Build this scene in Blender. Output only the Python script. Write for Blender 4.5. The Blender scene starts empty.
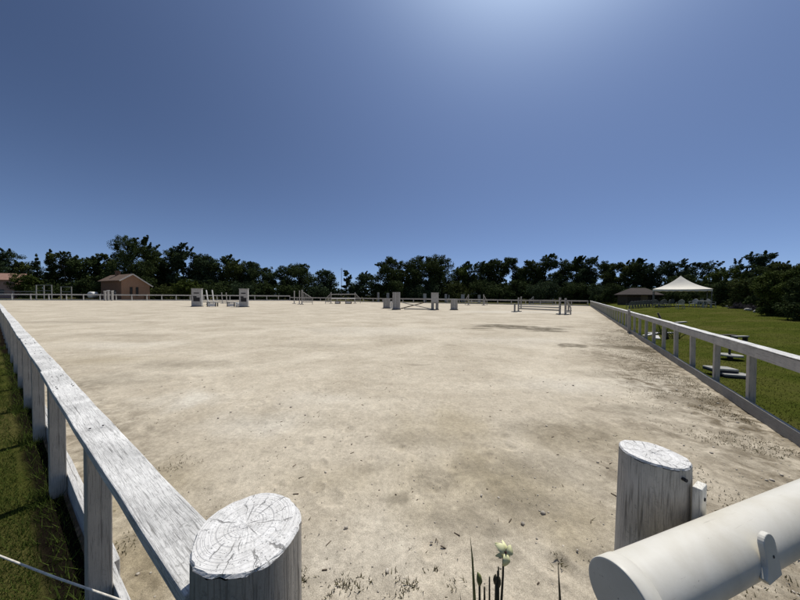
import bpy, math, random
import numpy as np
from mathutils import Vector, Matrix

SC = bpy.context.scene
COL = SC.collection
RNG = np.random.default_rng(7)
random.seed(7)
PI = math.pi

# ------------------------------------------------------------------ camera
H = 1.55
F = 285.0
PITCH, ROLL = math.radians(0.905), math.radians(0.43)
CM = Matrix.Rotation(PI / 2 - PITCH, 3, 'X') @ Matrix.Rotation(ROLL, 3, 'Z')


def ground(px, py, zg=0.0):
    d = CM @ Vector(((px - 400) / F, -(py - 300) / F, -1.0))
    t = (zg - H) / d.z
    return Vector((d.x * t, d.y * t, zg))


def at_depth(px, py, dist):
    """point seen at (px, py) at the given forward distance (metres)"""
    d = CM @ Vector(((px - 400) / F, -(py - 300) / F, -1.0))
    t = dist / d.y
    return Vector((d.x * t, dist, H + d.z * t))


# ------------------------------------------------------------------ helpers
def link(o, parent=None):
    COL.objects.link(o)
    if parent:
        o.parent = parent
    return o


def tag(o, label=None, cat=None, group=None, kind=None):
    if label: o['label'] = label
    if cat: o['category'] = cat
    if group: o['group'] = group
    if kind: o['kind'] = kind
    return o


def thing(name, label, cat, loc=(0, 0, 0), rotz=0.0, group=None):
    o = bpy.data.objects.new(name, None)
    o.empty_display_size = 0.2
    o.location = loc
    o.rotation_euler = (0, 0, rotz)
    link(o)
    return tag(o, label, cat, group)


def copy_tree(o, parent=None):
    c = o.copy()
    COL.objects.link(c)
    if parent:
        c.parent = parent
    for ch in list(o.children):
        copy_tree(ch, c)
    return c


class MB:
    def __init__(s):
        s.v, s.f, s.m = [], [], []

    def add(s, vs, fs, mi=0):
        b = len(s.v)
        s.v += [tuple(v) for v in vs]
        s.f += [tuple(b + i for i in f) for f in fs]
        s.m += [mi] * len(fs)
        return s

    def box(s, x0, x1, y0, y1, z0, z1, mi=0, M=None):
        vs = [Vector((x, y, z)) for z in (z0, z1) for y in (y0, y1) for x in (x0, x1)]
        if M is not None:
            vs = [M @ v for v in vs]
        return s.add(vs, [(0, 2, 3, 1), (4, 5, 7, 6), (0, 1, 5, 4), (2, 6, 7, 3), (0, 4, 6, 2), (1, 3, 7, 5)], mi)

    def bar(s, a, b, w, h=None, mi=0, up=(0, 0, 1)):
        a, b = Vector(a), Vector(b)
        h = w if h is None else h
        u = (b - a).normalized()
        up = Vector(up)
        if abs(u.dot(up)) > .98:
            up = Vector((1, 0, 0))
        r = u.cross(up).normalized() * w / 2
        q = r.cross(u).normalized() * h / 2
        vs = [p + i * r + j * q for p in (a, b) for i, j in ((-1, -1), (1, -1), (1, 1), (-1, 1))]
        return s.add(vs, [(0, 1, 2, 3), (7, 6, 5, 4), (0, 4, 5, 1), (1, 5, 6, 2), (2, 6, 7, 3), (3, 7, 4, 0)], mi)

    def tube(s, pts, rads, n=8, mi=0, cap=True):
        pts = [Vector(p) for p in pts]
        if not hasattr(rads, '__len__'):
            rads = [rads] * len(pts)
        ref = None
        vs, fs = [], []
        for i, p in enumerate(pts):
            u = (pts[min(i + 1, len(pts) - 1)] - pts[max(i - 1, 0)]).normalized()
            if ref is None:
                ref = Vector((1, 0, 0)) if abs(u.x) < .9 else Vector((0, 1, 0))
            r = (ref - u * ref.dot(u)).normalized()
            ref = r
            q = u.cross(r)
            for k in range(n):
                a = 2 * PI * k / n
                vs.append(p + (r * math.cos(a) + q * math.sin(a)) * rads[i])
        for i in range(len(pts) - 1):
            for k in range(n):
                k2 = (k + 1) % n
                fs.append((i * n + k, i * n + k2, (i + 1) * n + k2, (i + 1) * n + k))
        if cap:
            fs.append(tuple(range(n - 1, -1, -1)))
            fs.append(tuple((len(pts) - 1) * n + k for k in range(n)))
        return s.add(vs, fs, mi)

    def build(s, name, mats, parent=None, smooth=False, bevel=0.0, loc=None):
        me = bpy.data.meshes.new(name)
        me.from_pydata(s.v, [], s.f)
        for m in (mats if isinstance(mats, (list, tuple)) else [mats]):
            me.materials.append(m)
        me.polygons.foreach_set('material_index', s.m)
        if smooth:
            me.polygons.foreach_set('use_smooth', [True] * len(s.f))
        me.update()
        o = bpy.data.objects.new(name, me)
        if loc is not None:
            o.location = loc
        link(o, parent)
        if bevel:
            b = o.modifiers.new('bevel', 'BEVEL')
            b.width = bevel
            b.segments = 2
            b.limit_method = 'ANGLE'
        return o


def np_mesh(name, verts, faces, mat, parent=None, attrs=None, smooth=False, loc=None):
    """verts (n,3); faces (m,k) all of the same size"""
    verts = np.asarray(verts, np.float32)
    faces = np.asarray(faces, np.int32)
    me = bpy.data.meshes.new(name)
    m, k = faces.shape
    me.vertices.add(len(verts))
    me.vertices.foreach_set('co', verts.ravel())
    me.loops.add(m * k)
    me.loops.foreach_set('vertex_index', faces.ravel())
    me.polygons.add(m)
    me.polygons.foreach_set('loop_start', np.arange(0, m * k, k, dtype=np.int32))
    me.polygons.foreach_set('loop_total', np.full(m, k, np.int32))
    if smooth:
        me.polygons.foreach_set('use_smooth', np.ones(m, bool))
    me.materials.append(mat)
    for an, av in (attrs or {}).items():
        a = me.attributes.new(an, 'FLOAT', 'POINT')
        a.data.foreach_set('value', np.asarray(av, np.float32))
    me.update(calc_edges=True)
    me.validate()
    o = bpy.data.objects.new(name, me)
    if loc is not None:
        o.location = loc
    return link(o, parent)


def vnoise(x, y, seed=0):
    xi, yi = np.floor(x).astype(np.int64), np.floor(y).astype(np.int64)
    xf, yf = x - xi, y - yi
    xf, yf = xf * xf * (3 - 2 * xf), yf * yf * (3 - 2 * yf)

    def h(i, j):
        n = (i * 374761393 + j * 668265263 + seed * 974634777) & 0x7fffffff
        n = ((n ^ (n >> 13)) * 1274126177) & 0x7fffffff
        return ((n ^ (n >> 16)) & 0xffff) / 65535.0
    a, b, c, d = h(xi, yi), h(xi + 1, yi), h(xi, yi + 1), h(xi + 1, yi + 1)
    return (a * (1 - xf) + b * xf) * (1 - yf) + (c * (1 - xf) + d * xf) * yf


def fbm(x, y, seed=0, oct=4):
    s, a, t = 0, .5, 0
    for k in range(oct):
        s = s + a * vnoise(x * 2 ** k + 17.3 * k, y * 2 ** k - 9.1 * k, seed + k)
        t += a
        a *= .5
    return s / t


def sstep(a, b, x):
    t = np.clip((x - a) / (b - a), 0, 1)
    return t * t * (3 - 2 * t)


# ------------------------------------------------------------------ materials
class NT:
    def __init__(s, name):
        s.mat = bpy.data.materials.new(name)
        s.mat.use_nodes = True
        s.t = s.mat.node_tree
        s.b = s.t.nodes['Principled BSDF']
        s.b.inputs['Specular IOR Level'].default_value = .25
        s.co = None

    def n(s, typ, **kw):
        x = s.t.nodes.new(typ)
        for k, v in kw.items():
            setattr(x, k, v)
        return x

    def l(s, a, b):
        s.t.links.new(a, b)

    def coord(s, which='Object', scale=(1, 1, 1)):
        tc = s.n('ShaderNodeTexCoord')
        mp = s.n('ShaderNodeMapping')
        mp.inputs['Scale'].default_value = scale
        s.l(tc.outputs[which], mp.inputs['Vector'])
        return mp.outputs[0]

    def noise(s, scale, detail=4, rough=.55, vec=None, dist=0.0):
        x = s.n('ShaderNodeTexNoise')
        x.inputs['Scale'].default_value = scale
        x.inputs['Detail'].default_value = detail
        x.inputs['Roughness'].default_value = rough
        x.inputs['Distortion'].default_value = dist
        if vec is None:
            vec = s.coord()
        s.l(vec, x.inputs['Vector'])
        return x.outputs['Fac']

    def ramp(s, fac, stops):
        r = s.n('ShaderNodeValToRGB')
        while len(r.color_ramp.elements) < len(stops):
            r.color_ramp.elements.new(.5)
        for e, (p, c) in zip(r.color_ramp.elements, stops):
            e.position = p
            e.color = (*c, 1) if hasattr(c, '__len__') else (c, c, c, 1)
        s.l(fac, r.inputs[0])
        return r.outputs[0]

    def mix(s, fac, a, b, mode='MIX'):
        m = s.n('ShaderNodeMix', data_type='RGBA', blend_type=mode)
        for i, v in ((0, fac), (6, a), (7, b)):
            if hasattr(v, 'node'):
                s.l(v, m.inputs[i])
            elif i == 0:
                m.inputs[0].default_value = v
            else:
                m.inputs[i].default_value = (*v, 1)
        return m.outputs[2]

    def math(s, op, a, b=None, clamp=False):
        m = s.n('ShaderNodeMath', operation=op, use_clamp=clamp)
        for i, v in ((0, a), (1, b)):
            if v is None:
                continue
            if hasattr(v, 'node'):
                s.l(v, m.inputs[i])
            else:
                m.inputs[i].default_value = v
        return m.outputs[0]

    def attr(s, name):
        a = s.n('ShaderNodeAttribute', attribute_name=name)
        return a.outputs['Fac']

    def bump(s, fac, strength=.3, dist=.01):
        b = s.n('ShaderNodeBump')
        b.inputs['Strength'].default_value = strength
        b.inputs['Distance'].default_value = dist
        s.l(fac, b.inputs['Height'])
        s.l(b.outputs[0], s.b.inputs['Normal'])

    def color(s, c):
        if hasattr(c, 'node'):
            s.l(c, s.b.inputs['Base Color'])
        else:
            s.b.inputs['Base Color'].default_value = (*c, 1)

    def rough(s, r):
        s.b.inputs['Roughness'].default_value = r


def simple(name, c, var=.25, scale=6, rough=.75, bump=.15, spec=.25):
    t = NT(name)
    f = t.noise(scale, 5)
    t.color(t.ramp(f, [(.3, tuple(x * (1 - var) for x in c)), (.7, tuple(min(1, x * (1 + var)) for x in c))]))
    t.rough(rough)
    t.bump(t.noise(scale * 8, 4), bump, .005)
    t.b.inputs['Specular IOR Level'].default_value = spec
    return t.mat


def old_white_paint(name, along='X', white=(.72, .72, .70), wear=.5, gscale=1.0):
    """weathered white paint on timber, grain running along one axis"""
    t = NT(name)
    sc = {'X': (4.5, 120, 120), 'Y': (120, 4.5, 120), 'Z': (120, 120, 4.5)}[along]
    sc = tuple(v * gscale for v in sc)
    v = t.coord('Object', sc)
    g1 = t.noise(1.0, 6, .6, v, .4)
    g2 = t.noise(3.2, 5, .65, v, .2)
    big = t.noise(3.5, 4, .6)
    fine = t.noise(150, 3, .6)
    crack = t.ramp(g1, [(.33, 1.0), (.43, .0)])
    hair = t.ramp(g2, [(.36, .9), (.47, .0)])
    worn = t.ramp(big, [(.50 - .12 * wear, .0), (.68, .85 * wear)])
    base = t.mix(t.ramp(t.noise(8, 4), [(.3, 0), (.7, 1)]), tuple(c * .86 for c in white), white)
    c = t.mix(worn, base, t.mix(fine, (.14, .14, .135), (.40, .39, .37)))
    spk = t.math('MULTIPLY', t.ramp(t.noise(95, 5, .7), [(.56, 0), (.66, 1)]), t.ramp(t.noise(7, 4), [(.42, .15), (.62, 1)]))
    cr = t.math('MAXIMUM', crack, t.math('MULTIPLY', hair, .8))
    cr = t.math('MAXIMUM', cr, t.math('MULTIPLY', spk, .35 + .65 * wear))
    vein = t.noise(.55, 5, .6, v, 1.2)
    split = t.ramp(vein, [(.485, 0), (.497, 1), (.503, 1), (.515, 0)])
    cr = t.math('MAXIMUM', cr, t.math('MULTIPLY', split, .75 * wear))
    c = t.mix(t.math('MULTIPLY', cr, .50 + .35 * wear), c, (.075, .07, .062))
    t.color(c)
    t.rough(.7)
    hgt = t.math('SUBTRACT', t.math('MULTIPLY', fine, .25), cr)
    t.bump(hgt, .55, .002)
    return t.mat


def end_grain(name):
    """sawn round timber end, painted white, radial checks"""
    t = NT(name)
    tc = t.n('ShaderNodeTexCoord')
    sep = t.n('ShaderNodeSeparateXYZ')
    t.l(tc.outputs['Object'], sep.inputs[0])
    x = t.math('ADD', sep.outputs[0], .012)
    y = t.math('SUBTRACT', sep.outputs[1], .008)
    wob = t.math('MULTIPLY', t.noise(22, 4), .55)
    ang = t.math('ADD', t.math('ARCTAN2', y, x), wob)
    rad = t.math('SQRT', t.math('ADD', t.math('MULTIPLY', x, x), t.math('MULTIPLY', y, y)))
    cv = t.n('ShaderNodeCombineXYZ')
    t.l(t.math('MULTIPLY', t.math('COSINE', ang), 11), cv.inputs[0])
    t.l(t.math('MULTIPLY', t.math('SINE', ang), 11), cv.inputs[1])
    t.l(t.math('MULTIPLY', rad, 12), cv.inputs[2])
    n1 = t.noise(1.0, 5, .65, cv.outputs[0])
    chk = t.ramp(n1, [(.345, 1.0), (.40, .0)])
    cv2 = t.n('ShaderNodeCombineXYZ')
    t.l(t.math('MULTIPLY', rad, 190), cv2.inputs[0])
    ring = t.ramp(t.noise(1.0, 2, .5, cv2.outputs[0]), [(.36, .3), (.5, 0)])
    speck = t.ramp(t.noise(260, 3, .6), [(.30, .7), (.38, 0)])
    cr = t.math('MAXIMUM', chk, t.math('MAXIMUM', ring, speck))
    base = t.mix(t.ramp(t.noise(30, 5), [(.35, 0), (.65, 1)]), (.60, .585, .555), (.76, .745, .715))
    t.color(t.mix(t.math('MULTIPLY', cr, .68), base, (.10, .09, .08)))
    t.rough(.75)
    t.bump(t.math('SUBTRACT', t.math('MULTIPLY', t.noise(120, 4), .5), cr), .8, .004)
    return t.mat


def leaf_mat(name, dark, light, trans=.25):
    t = NT(name)
    g = t.n('ShaderNodeNewGeometry')
    big = t.noise(.55, 3, .5)
    f = t.math('ADD', t.math('MULTIPLY', g.outputs['Random Per Island'], .6), t.math('MULTIPLY', big, .5), True)
    c = t.ramp(f, [(.15, dark), (.85, light)])
    t.color(c)
    t.rough(.8)
    t.b.inputs['Specular IOR Level'].default_value = .03
    tr = t.n('ShaderNodeBsdfTranslucent')
    t.l(c, tr.inputs[0])
    ms = t.n('ShaderNodeMixShader')
    ms.inputs[0].default_value = trans
    t.l(t.b.outputs[0], ms.inputs[1])
    t.l(tr.outputs[0], ms.inputs[2])
    t.l(ms.outputs[0], t.t.nodes['Material Output'].inputs[0])
    return t.mat


def sand_mat():
    t = NT('arena_sand')
    v = t.coord('Object', (1, 1, 1))
    streak = t.noise(1, 5, .55, t.coord('Object', (.42, .55, 1)), .8)
    mid = t.noise(.9, 6, .6, v)
    fine = t.noise(26, 6, .7, v)
    grain = t.noise(190, 3, .7, v)
    c = t.mix(t.ramp(streak, [(.33, 0), (.66, 1)]), (.405, .352, .268), (.535, .474, .372))
    c = t.mix(t.math('MULTIPLY', t.ramp(mid, [(.34, 1), (.56, 0)]), .26), c, (.285, .235, .165))
    c = t.mix(t.attr('pale'), c, (.57, .525, .44))
    c = t.mix(t.attr('ochre'), c, (.30, .245, .145))
    dmp = t.math('MULTIPLY', t.attr('damp'), t.ramp(t.noise(1.6, 6, .65, v), [(.34, .35), (.54, 1)]))
    c = t.mix(dmp, c, (.135, .115, .08))
    patch = t.noise(5.5, 6, .68, v, .5)
    c = t.mix(.24, c, t.ramp(patch, [(.30, .22), (.70, .80)]), 'OVERLAY')
    soil = t.math('MULTIPLY', t.attr('soil'), t.ramp(patch, [(.38, 1), (.62, .18)]))
    c = t.mix(soil, c, (.135, .108, .07))
    c = t.mix(.42, c, t.ramp(fine, [(.28, .25), (.72, .78)]), 'OVERLAY')
    c = t.mix(t.math('MULTIPLY', t.attr('grit'), .55), c, t.ramp(grain, [(.32, .16), (.68, .80)]), 'OVERLAY')
    t.color(c)
    t.rough(.95)
    t.b.inputs['Specular IOR Level'].default_value = .1
    t.bump(t.math('ADD', t.math('MULTIPLY', fine, 1.0), t.math('MULTIPLY', grain, .35)), .6, .012)
    return t.mat


def turf_mat(name, a, b, dry, foot_shade=False):
    t = NT(name)
    v = t.coord('Object')
    f = t.noise(2.2, 6, .65, v)
    f2 = t.noise(34, 5, .7, v)
    c = t.mix(t.ramp(f, [(.3, 0), (.7, 1)]), a, b)
    c = t.mix(t.math('MULTIPLY', t.ramp(t.noise(.5, 5, .6, v), [(.45, 0), (.7, 1)]), .6), c, dry)
    c = t.mix(.6, c, t.ramp(f2, [(.25, .18), (.75, .82)]), 'OVERLAY')
    if foot_shade:
        c = t.mix(t.attr('foot_shade'), c, t.mix(f2, (.006, .005, .004), (.018, .014, .010)))  # fence shadow painted near-black into the turf colour
    t.color(c)
    t.rough(.95)
    t.b.inputs['Specular IOR Level'].default_value = .0
    t.bump(f2, .9, .04)
    return t.mat


def brick_mat(name, a, b, mortar, scale=1.0):
    t = NT(name)
    br = t.n('ShaderNodeTexBrick')
    br.inputs['Color1'].default_value = (*a, 1)
    br.inputs['Color2'].default_value = (*b, 1)
    br.inputs['Mortar'].default_value = (*mortar, 1)
    br.inputs['Scale'].default_value = 4.2 * scale
    br.inputs['Mortar Size'].default_value = .014
    tc = t.n('ShaderNodeTexCoord')
    sep = t.n('ShaderNodeSeparateXYZ')
    t.l(tc.outputs['Object'], sep.inputs[0])
    cb = t.n('ShaderNodeCombineXYZ')
    t.l(t.math('ADD', sep.outputs[0], sep.outputs[1]), cb.inputs[0])
    t.l(sep.outputs[2], cb.inputs[1])
    t.l(cb.outputs[0], br.inputs['Vector'])
    c = t.mix(t.math('MULTIPLY', t.noise(1.3, 5), .5), br.outputs[0], tuple(x * .6 for x in a))
    t.color(c)
    t.rough(.9)
    t.bump(br.outputs['Fac'], -.3, .01)
    return t.mat


def tile_mat(name, a, b):
    t = NT(name)
    w = t.n('ShaderNodeTexWave', bands_direction='X')
    w.inputs['Scale'].default_value = 1.7
    w.inputs['Distortion'].default_value = .3
    t.l(t.coord(), w.inputs['Vector'])
    c = t.mix(t.ramp(t.noise(1.5, 6, .65), [(.3, 0), (.7, 1)]), a, b)
    c = t.mix(t.math('MULTIPLY', w.outputs['Fac'], .35), c, tuple(x * .5 for x in a))
    t.color(c)
    t.rough(.85)
    t.bump(w.outputs['Fac'], .5, .04)
    return t.mat


def pipe_paint():
    t = NT('pipe_paint')
    v = t.coord('Object')
    vs = t.coord('Object', (3, 60, 60))
    grime = t.ramp(t.noise(5, 6, .62, v, .6), [(.46, 0), (.72, 1)])
    scuff = t.ramp(t.noise(1.6, 5, .7, vs, .5), [(.63, 0), (.67, 1)])
    chip = t.ramp(t.noise(48, 4, .6, v), [(.70, 0), (.73, 1)])
    c = t.mix(t.ramp(t.noise(14, 5, .6, v), [(.3, 0), (.7, 1)]), (.60, .572, .495), (.655, .63, .56))
    c = t.mix(t.math('MULTIPLY', grime, .38), c, (.40, .36, .28))
    c = t.mix(t.math('MULTIPLY', scuff, .45), c, (.33, .30, .25))
    c = t.mix(t.math('MULTIPLY', chip, .75), c, (.22, .195, .16))
    t.color(c)
    t.b.inputs['Specular IOR Level'].default_value = .3
    rr = t.n('ShaderNodeMapRange')
    rr.inputs[3].default_value = .42
    rr.inputs[4].default_value = .7
    t.l(grime, rr.inputs[0])
    t.l(rr.outputs[0], t.b.inputs['Roughness'])
    t.bump(t.math('SUBTRACT', t.noise(70, 4, .6, v), chip), .12, .002)
    return t.mat


M = {}
M['sand'] = sand_mat()
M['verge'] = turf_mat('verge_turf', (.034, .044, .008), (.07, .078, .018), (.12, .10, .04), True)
M['lawn'] = turf_mat('lawn_turf', (.044, .058, .010), (.082, .092, .018), (.13, .112, .04))
M['field'] = turf_mat('field_turf', (.05, .055, .02), (.10, .095, .04), (.17, .14, .075))
M['blade'] = leaf_mat('grass_blade', (.028, .044, .008), (.082, .112, .024), .2)
M['lawnblade'] = leaf_mat('lawn_blade', (.040, .052, .007), (.098, .108, .022), .2)
M['weed'] = leaf_mat('weed_leaf', (.06, .055, .025), (.15, .13, .07), .15)
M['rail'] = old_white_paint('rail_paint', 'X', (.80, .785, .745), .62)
M['railface'] = old_white_paint('rail_face_shaded', 'X', (.50, .475, .43), .5)  # rail paint with the shade of the face put into its colour
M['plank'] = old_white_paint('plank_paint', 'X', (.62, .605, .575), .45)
M['kick'] = old_white_paint('kick_shaded', 'X', (.30, .28, .245), .5)  # darkened colour stands in for shade on the kick board
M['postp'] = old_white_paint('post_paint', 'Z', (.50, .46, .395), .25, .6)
M['log'] = old_white_paint('log_paint', 'Z', (.62, .58, .51), .5, .6)
M['loggrey'] = old_white_paint('log_bare_grey', 'Z', (.43, .385, .325), .6, .5)
M['end'] = end_grain('log_end_grain')
M['batten'] = old_white_paint('batten_sunlit', 'Z', (.80, .775, .70), .15)  # sunlight on the batten painted in as a brighter white
M['pvc'] = pipe_paint()
M['jwhite'] = old_white_paint('jump_white', 'Z', (.46, .44, .41), .5)
M['jgrey'] = old_white_paint('jump_grey', 'Z', (.36, .35, .325), .5)
M['jpanel'] = simple('panel_grey', (.42, .41, .39), .2, 5)
M['jdark'] = simple('dark_paint', (.03, .03, .032), .3, 5)
M['jpole'] = old_white_paint('jump_pole', 'X', (.42, .41, .38), .5)
M['jbright'] = simple('bright_white', (.74, .73, .70), .06, 6)
M['box'] = simple('box_brown', (.16, .12, .08), .3, 5)
M['bark'] = simple('bark', (.09, .075, .055), .4, 7, .9, .5)
M['palebark'] = simple('pale_bark', (.20, .175, .14), .35, 5, .9, .4)
M['brick'] = brick_mat('gable_brick', (.34, .175, .10), (.40, .235, .145), (.36, .31, .25))
M['brickdark'] = brick_mat('rubble_brick', (.15, .085, .05), (.22, .12, .07), (.18, .14, .11), .7)
M['tile'] = tile_mat('roof_tile', (.13, .085, .06), (.20, .14, .10))
M['tiledark'] = tile_mat('dark_roof_tile', (.028, .02, .016), (.05, .036, .03))
M['tilepink'] = tile_mat('pink_roof_tile', (.27, .15, .11), (.36, .22, .17))
M['plaster'] = simple('pink_plaster', (.42, .27, .21), .15, 3)
M['trim'] = simple('pale_trim', (.55, .50, .45), .1, 4)
M['glassdark'] = simple('window_dark', (.025, .022, .02), .2, 3, .15, .0, .5)
M['canvas'] = simple('tent_canvas', (.72, .68, .58), .06, 2, .8, .1)
M['plastic'] = simple('white_plastic', (.40, .40, .38), .08, 6, .45, .02, .4)
M['plasticgrey'] = simple('grey_plastic', (.15, .155, .15), .12, 6, .5, .02, .4)
M['steel'] = simple('pole_steel', (.16, .16, .155), .15, 9, .4)
M['hutbrown'] = simple('hut_timber', (.055, .042, .033), .3, 4)
M['slab'] = simple('pale_slab', (.30, .295, .27), .25, 9, .9, .4)
M['stone'] = simple('garden_stone', (.34, .33, .31), .3, 6, .9, .5)
M['rope'] = simple('rope_white', (.60, .565, .49), .2, 60, .8)
M['stem'] = simple('flower_stem', (.055, .05, .03), .35, 30, .6)
M['stemgreen'] = simple('leaf_green', (.15, .165, .06), .3, 30, .5)
M['petal'] = simple('petal_cream', (.70, .69, .40), .08, 60, .5, .02)
M['petaldark'] = simple('petal_spot', (.08, .03, .03), .2, 60, .5, .02)
M['twig'] = simple('dry_twig', (.13, .10, .07), .4, 30, .9)
M['pebble'] = simple('pebble', (.38, .34, .28), .5, 30, .9)
M['leafA'] = leaf_mat('leaf_dark', (0.0152, 0.0238, 0.0092), (0.0638, 0.0882, 0.0297), .15)
M['leafB'] = leaf_mat('leaf_olive', (0.0216, 0.0291, 0.0092), (0.0863, 0.1050, 0.0314), .15)
M['leafC'] = leaf_mat('leaf_blue', (0.0152, 0.0251, 0.0138), (0.0638, 0.0924, 0.0429), .15)
M['leafD'] = leaf_mat('leaf_fresh', (0.0264, 0.0391, 0.0090), (0.0875, 0.1148, 0.0264), .15)
M['leafG'] = leaf_mat('leaf_grey', (0.035, 0.033, 0.034), (0.1, 0.09, 0.1), .15)

# ------------------------------------------------------------------ layout
# left fence: t along, d towards the arena;  right fence: t along, s towards the lawn
AL = math.atan2(-410.0, F)
UL = Vector((math.sin(AL), math.cos(AL), 0))
NL = Vector((math.cos(AL), -math.sin(AL), 0))
AR = math.atan2(176.0, F)
UR = Vector((math.sin(AR), math.cos(AR), 0))
NR = Vector((math.cos(AR), -math.sin(AR), 0))
DR = 2.04


def L(t, d, z=0):
    return UL * t + NL * d + Vector((0, 0, z))


def R(t, s, z=0):
    return UR * t + NR * (DR + s) + Vector((0, 0, z))


C1 = R(58.4, 0)
C3 = L(97.5, .30)
C2 = Vector((-28.6, 74, 0))
TG = 2.93     # where the gate meets the right fence (t)


# ------------------------------------------------------------------ ground sheets
def make_ground():
    n = 60
    g = np.sinh(np.linspace(-1, 1, n) * 4.2) / np.sinh(4.2) * 1500
    X, Y = np.meshgrid(g, g)
    Z = np.full_like(X, -.12)
    idx = np.arange(n * n).reshape(n, n)
    f = np.stack([idx[:-1, :-1], idx[:-1, 1:], idx[1:, 1:], idx[1:, :-1]], -1).reshape(-1, 4)
    o = np_mesh('ground', np.stack([X, Y, Z], -1).reshape(-1, 3), f, M['field'])
    tag(o, kind='structure')


def poly_radius(poly, c, th):
    """distance from c along angle th to the polygon edge"""
    r = np.full_like(th, 1e9)
    dx, dy = np.cos(th), np.sin(th)
    for i in range(len(poly)):
        ax, ay = poly[i][0] - c[0], poly[i][1] - c[1]
        bx, by = poly[(i + 1) % len(poly)][0] - c[0], poly[(i + 1) % len(poly)][1] - c[1]
        ex, ey = bx - ax, by - ay
        den = dx * ey - dy * ex
        den = np.where(np.abs(den) < 1e-9, 1e-9, den)
        t = (ax * ey - ay * ex) / den
        u = (ax * dy - ay * dx) / den
        ok = (t > 0) & (u >= -1e-6) & (u <= 1 + 1e-6)
        r = np.where(ok & (t < r), t, r)
    return r


def blob(x, y, cx, cy, rx, ry, rot=0.0, edge=.5):
    c, s = math.cos(rot), math.sin(rot)
    u, v = ((x - cx) * c + (y - cy) * s) / rx, (-(x - cx) * s + (y - cy) * c) / ry
    wob = fbm(x / max(rx, ry) * 3 + 5, y / min(rx, ry) * 1.2, 31) - .5
    r = np.sqrt(u * u + v * v) + wob * .9
    return sstep(1.0, 1.0 - edge, r)


SAND_GRID = {}


def sand_height(x, y):
    dist = np.sqrt(x * x + y * y)
    near = np.exp(-dist / 9.0)
    z = (fbm(x * 5.5, y * 5.5, 3, 4) - .5) * .030 * near
    z = z + (fbm(x * .8, y * .8, 5, 3) - .5) * .05 * np.clip(dist / 4, .3, 1) * np.exp(-dist / 40.0)
    s = (x * NR.x + y * NR.y) - DR           # distance past the right fence line
    z = z + sstep(-1.2, -.1, s) * (fbm(x * 9, y * 9, 8, 3) - .35) * .05 * np.exp(-dist / 8.0)
    return z


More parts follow.
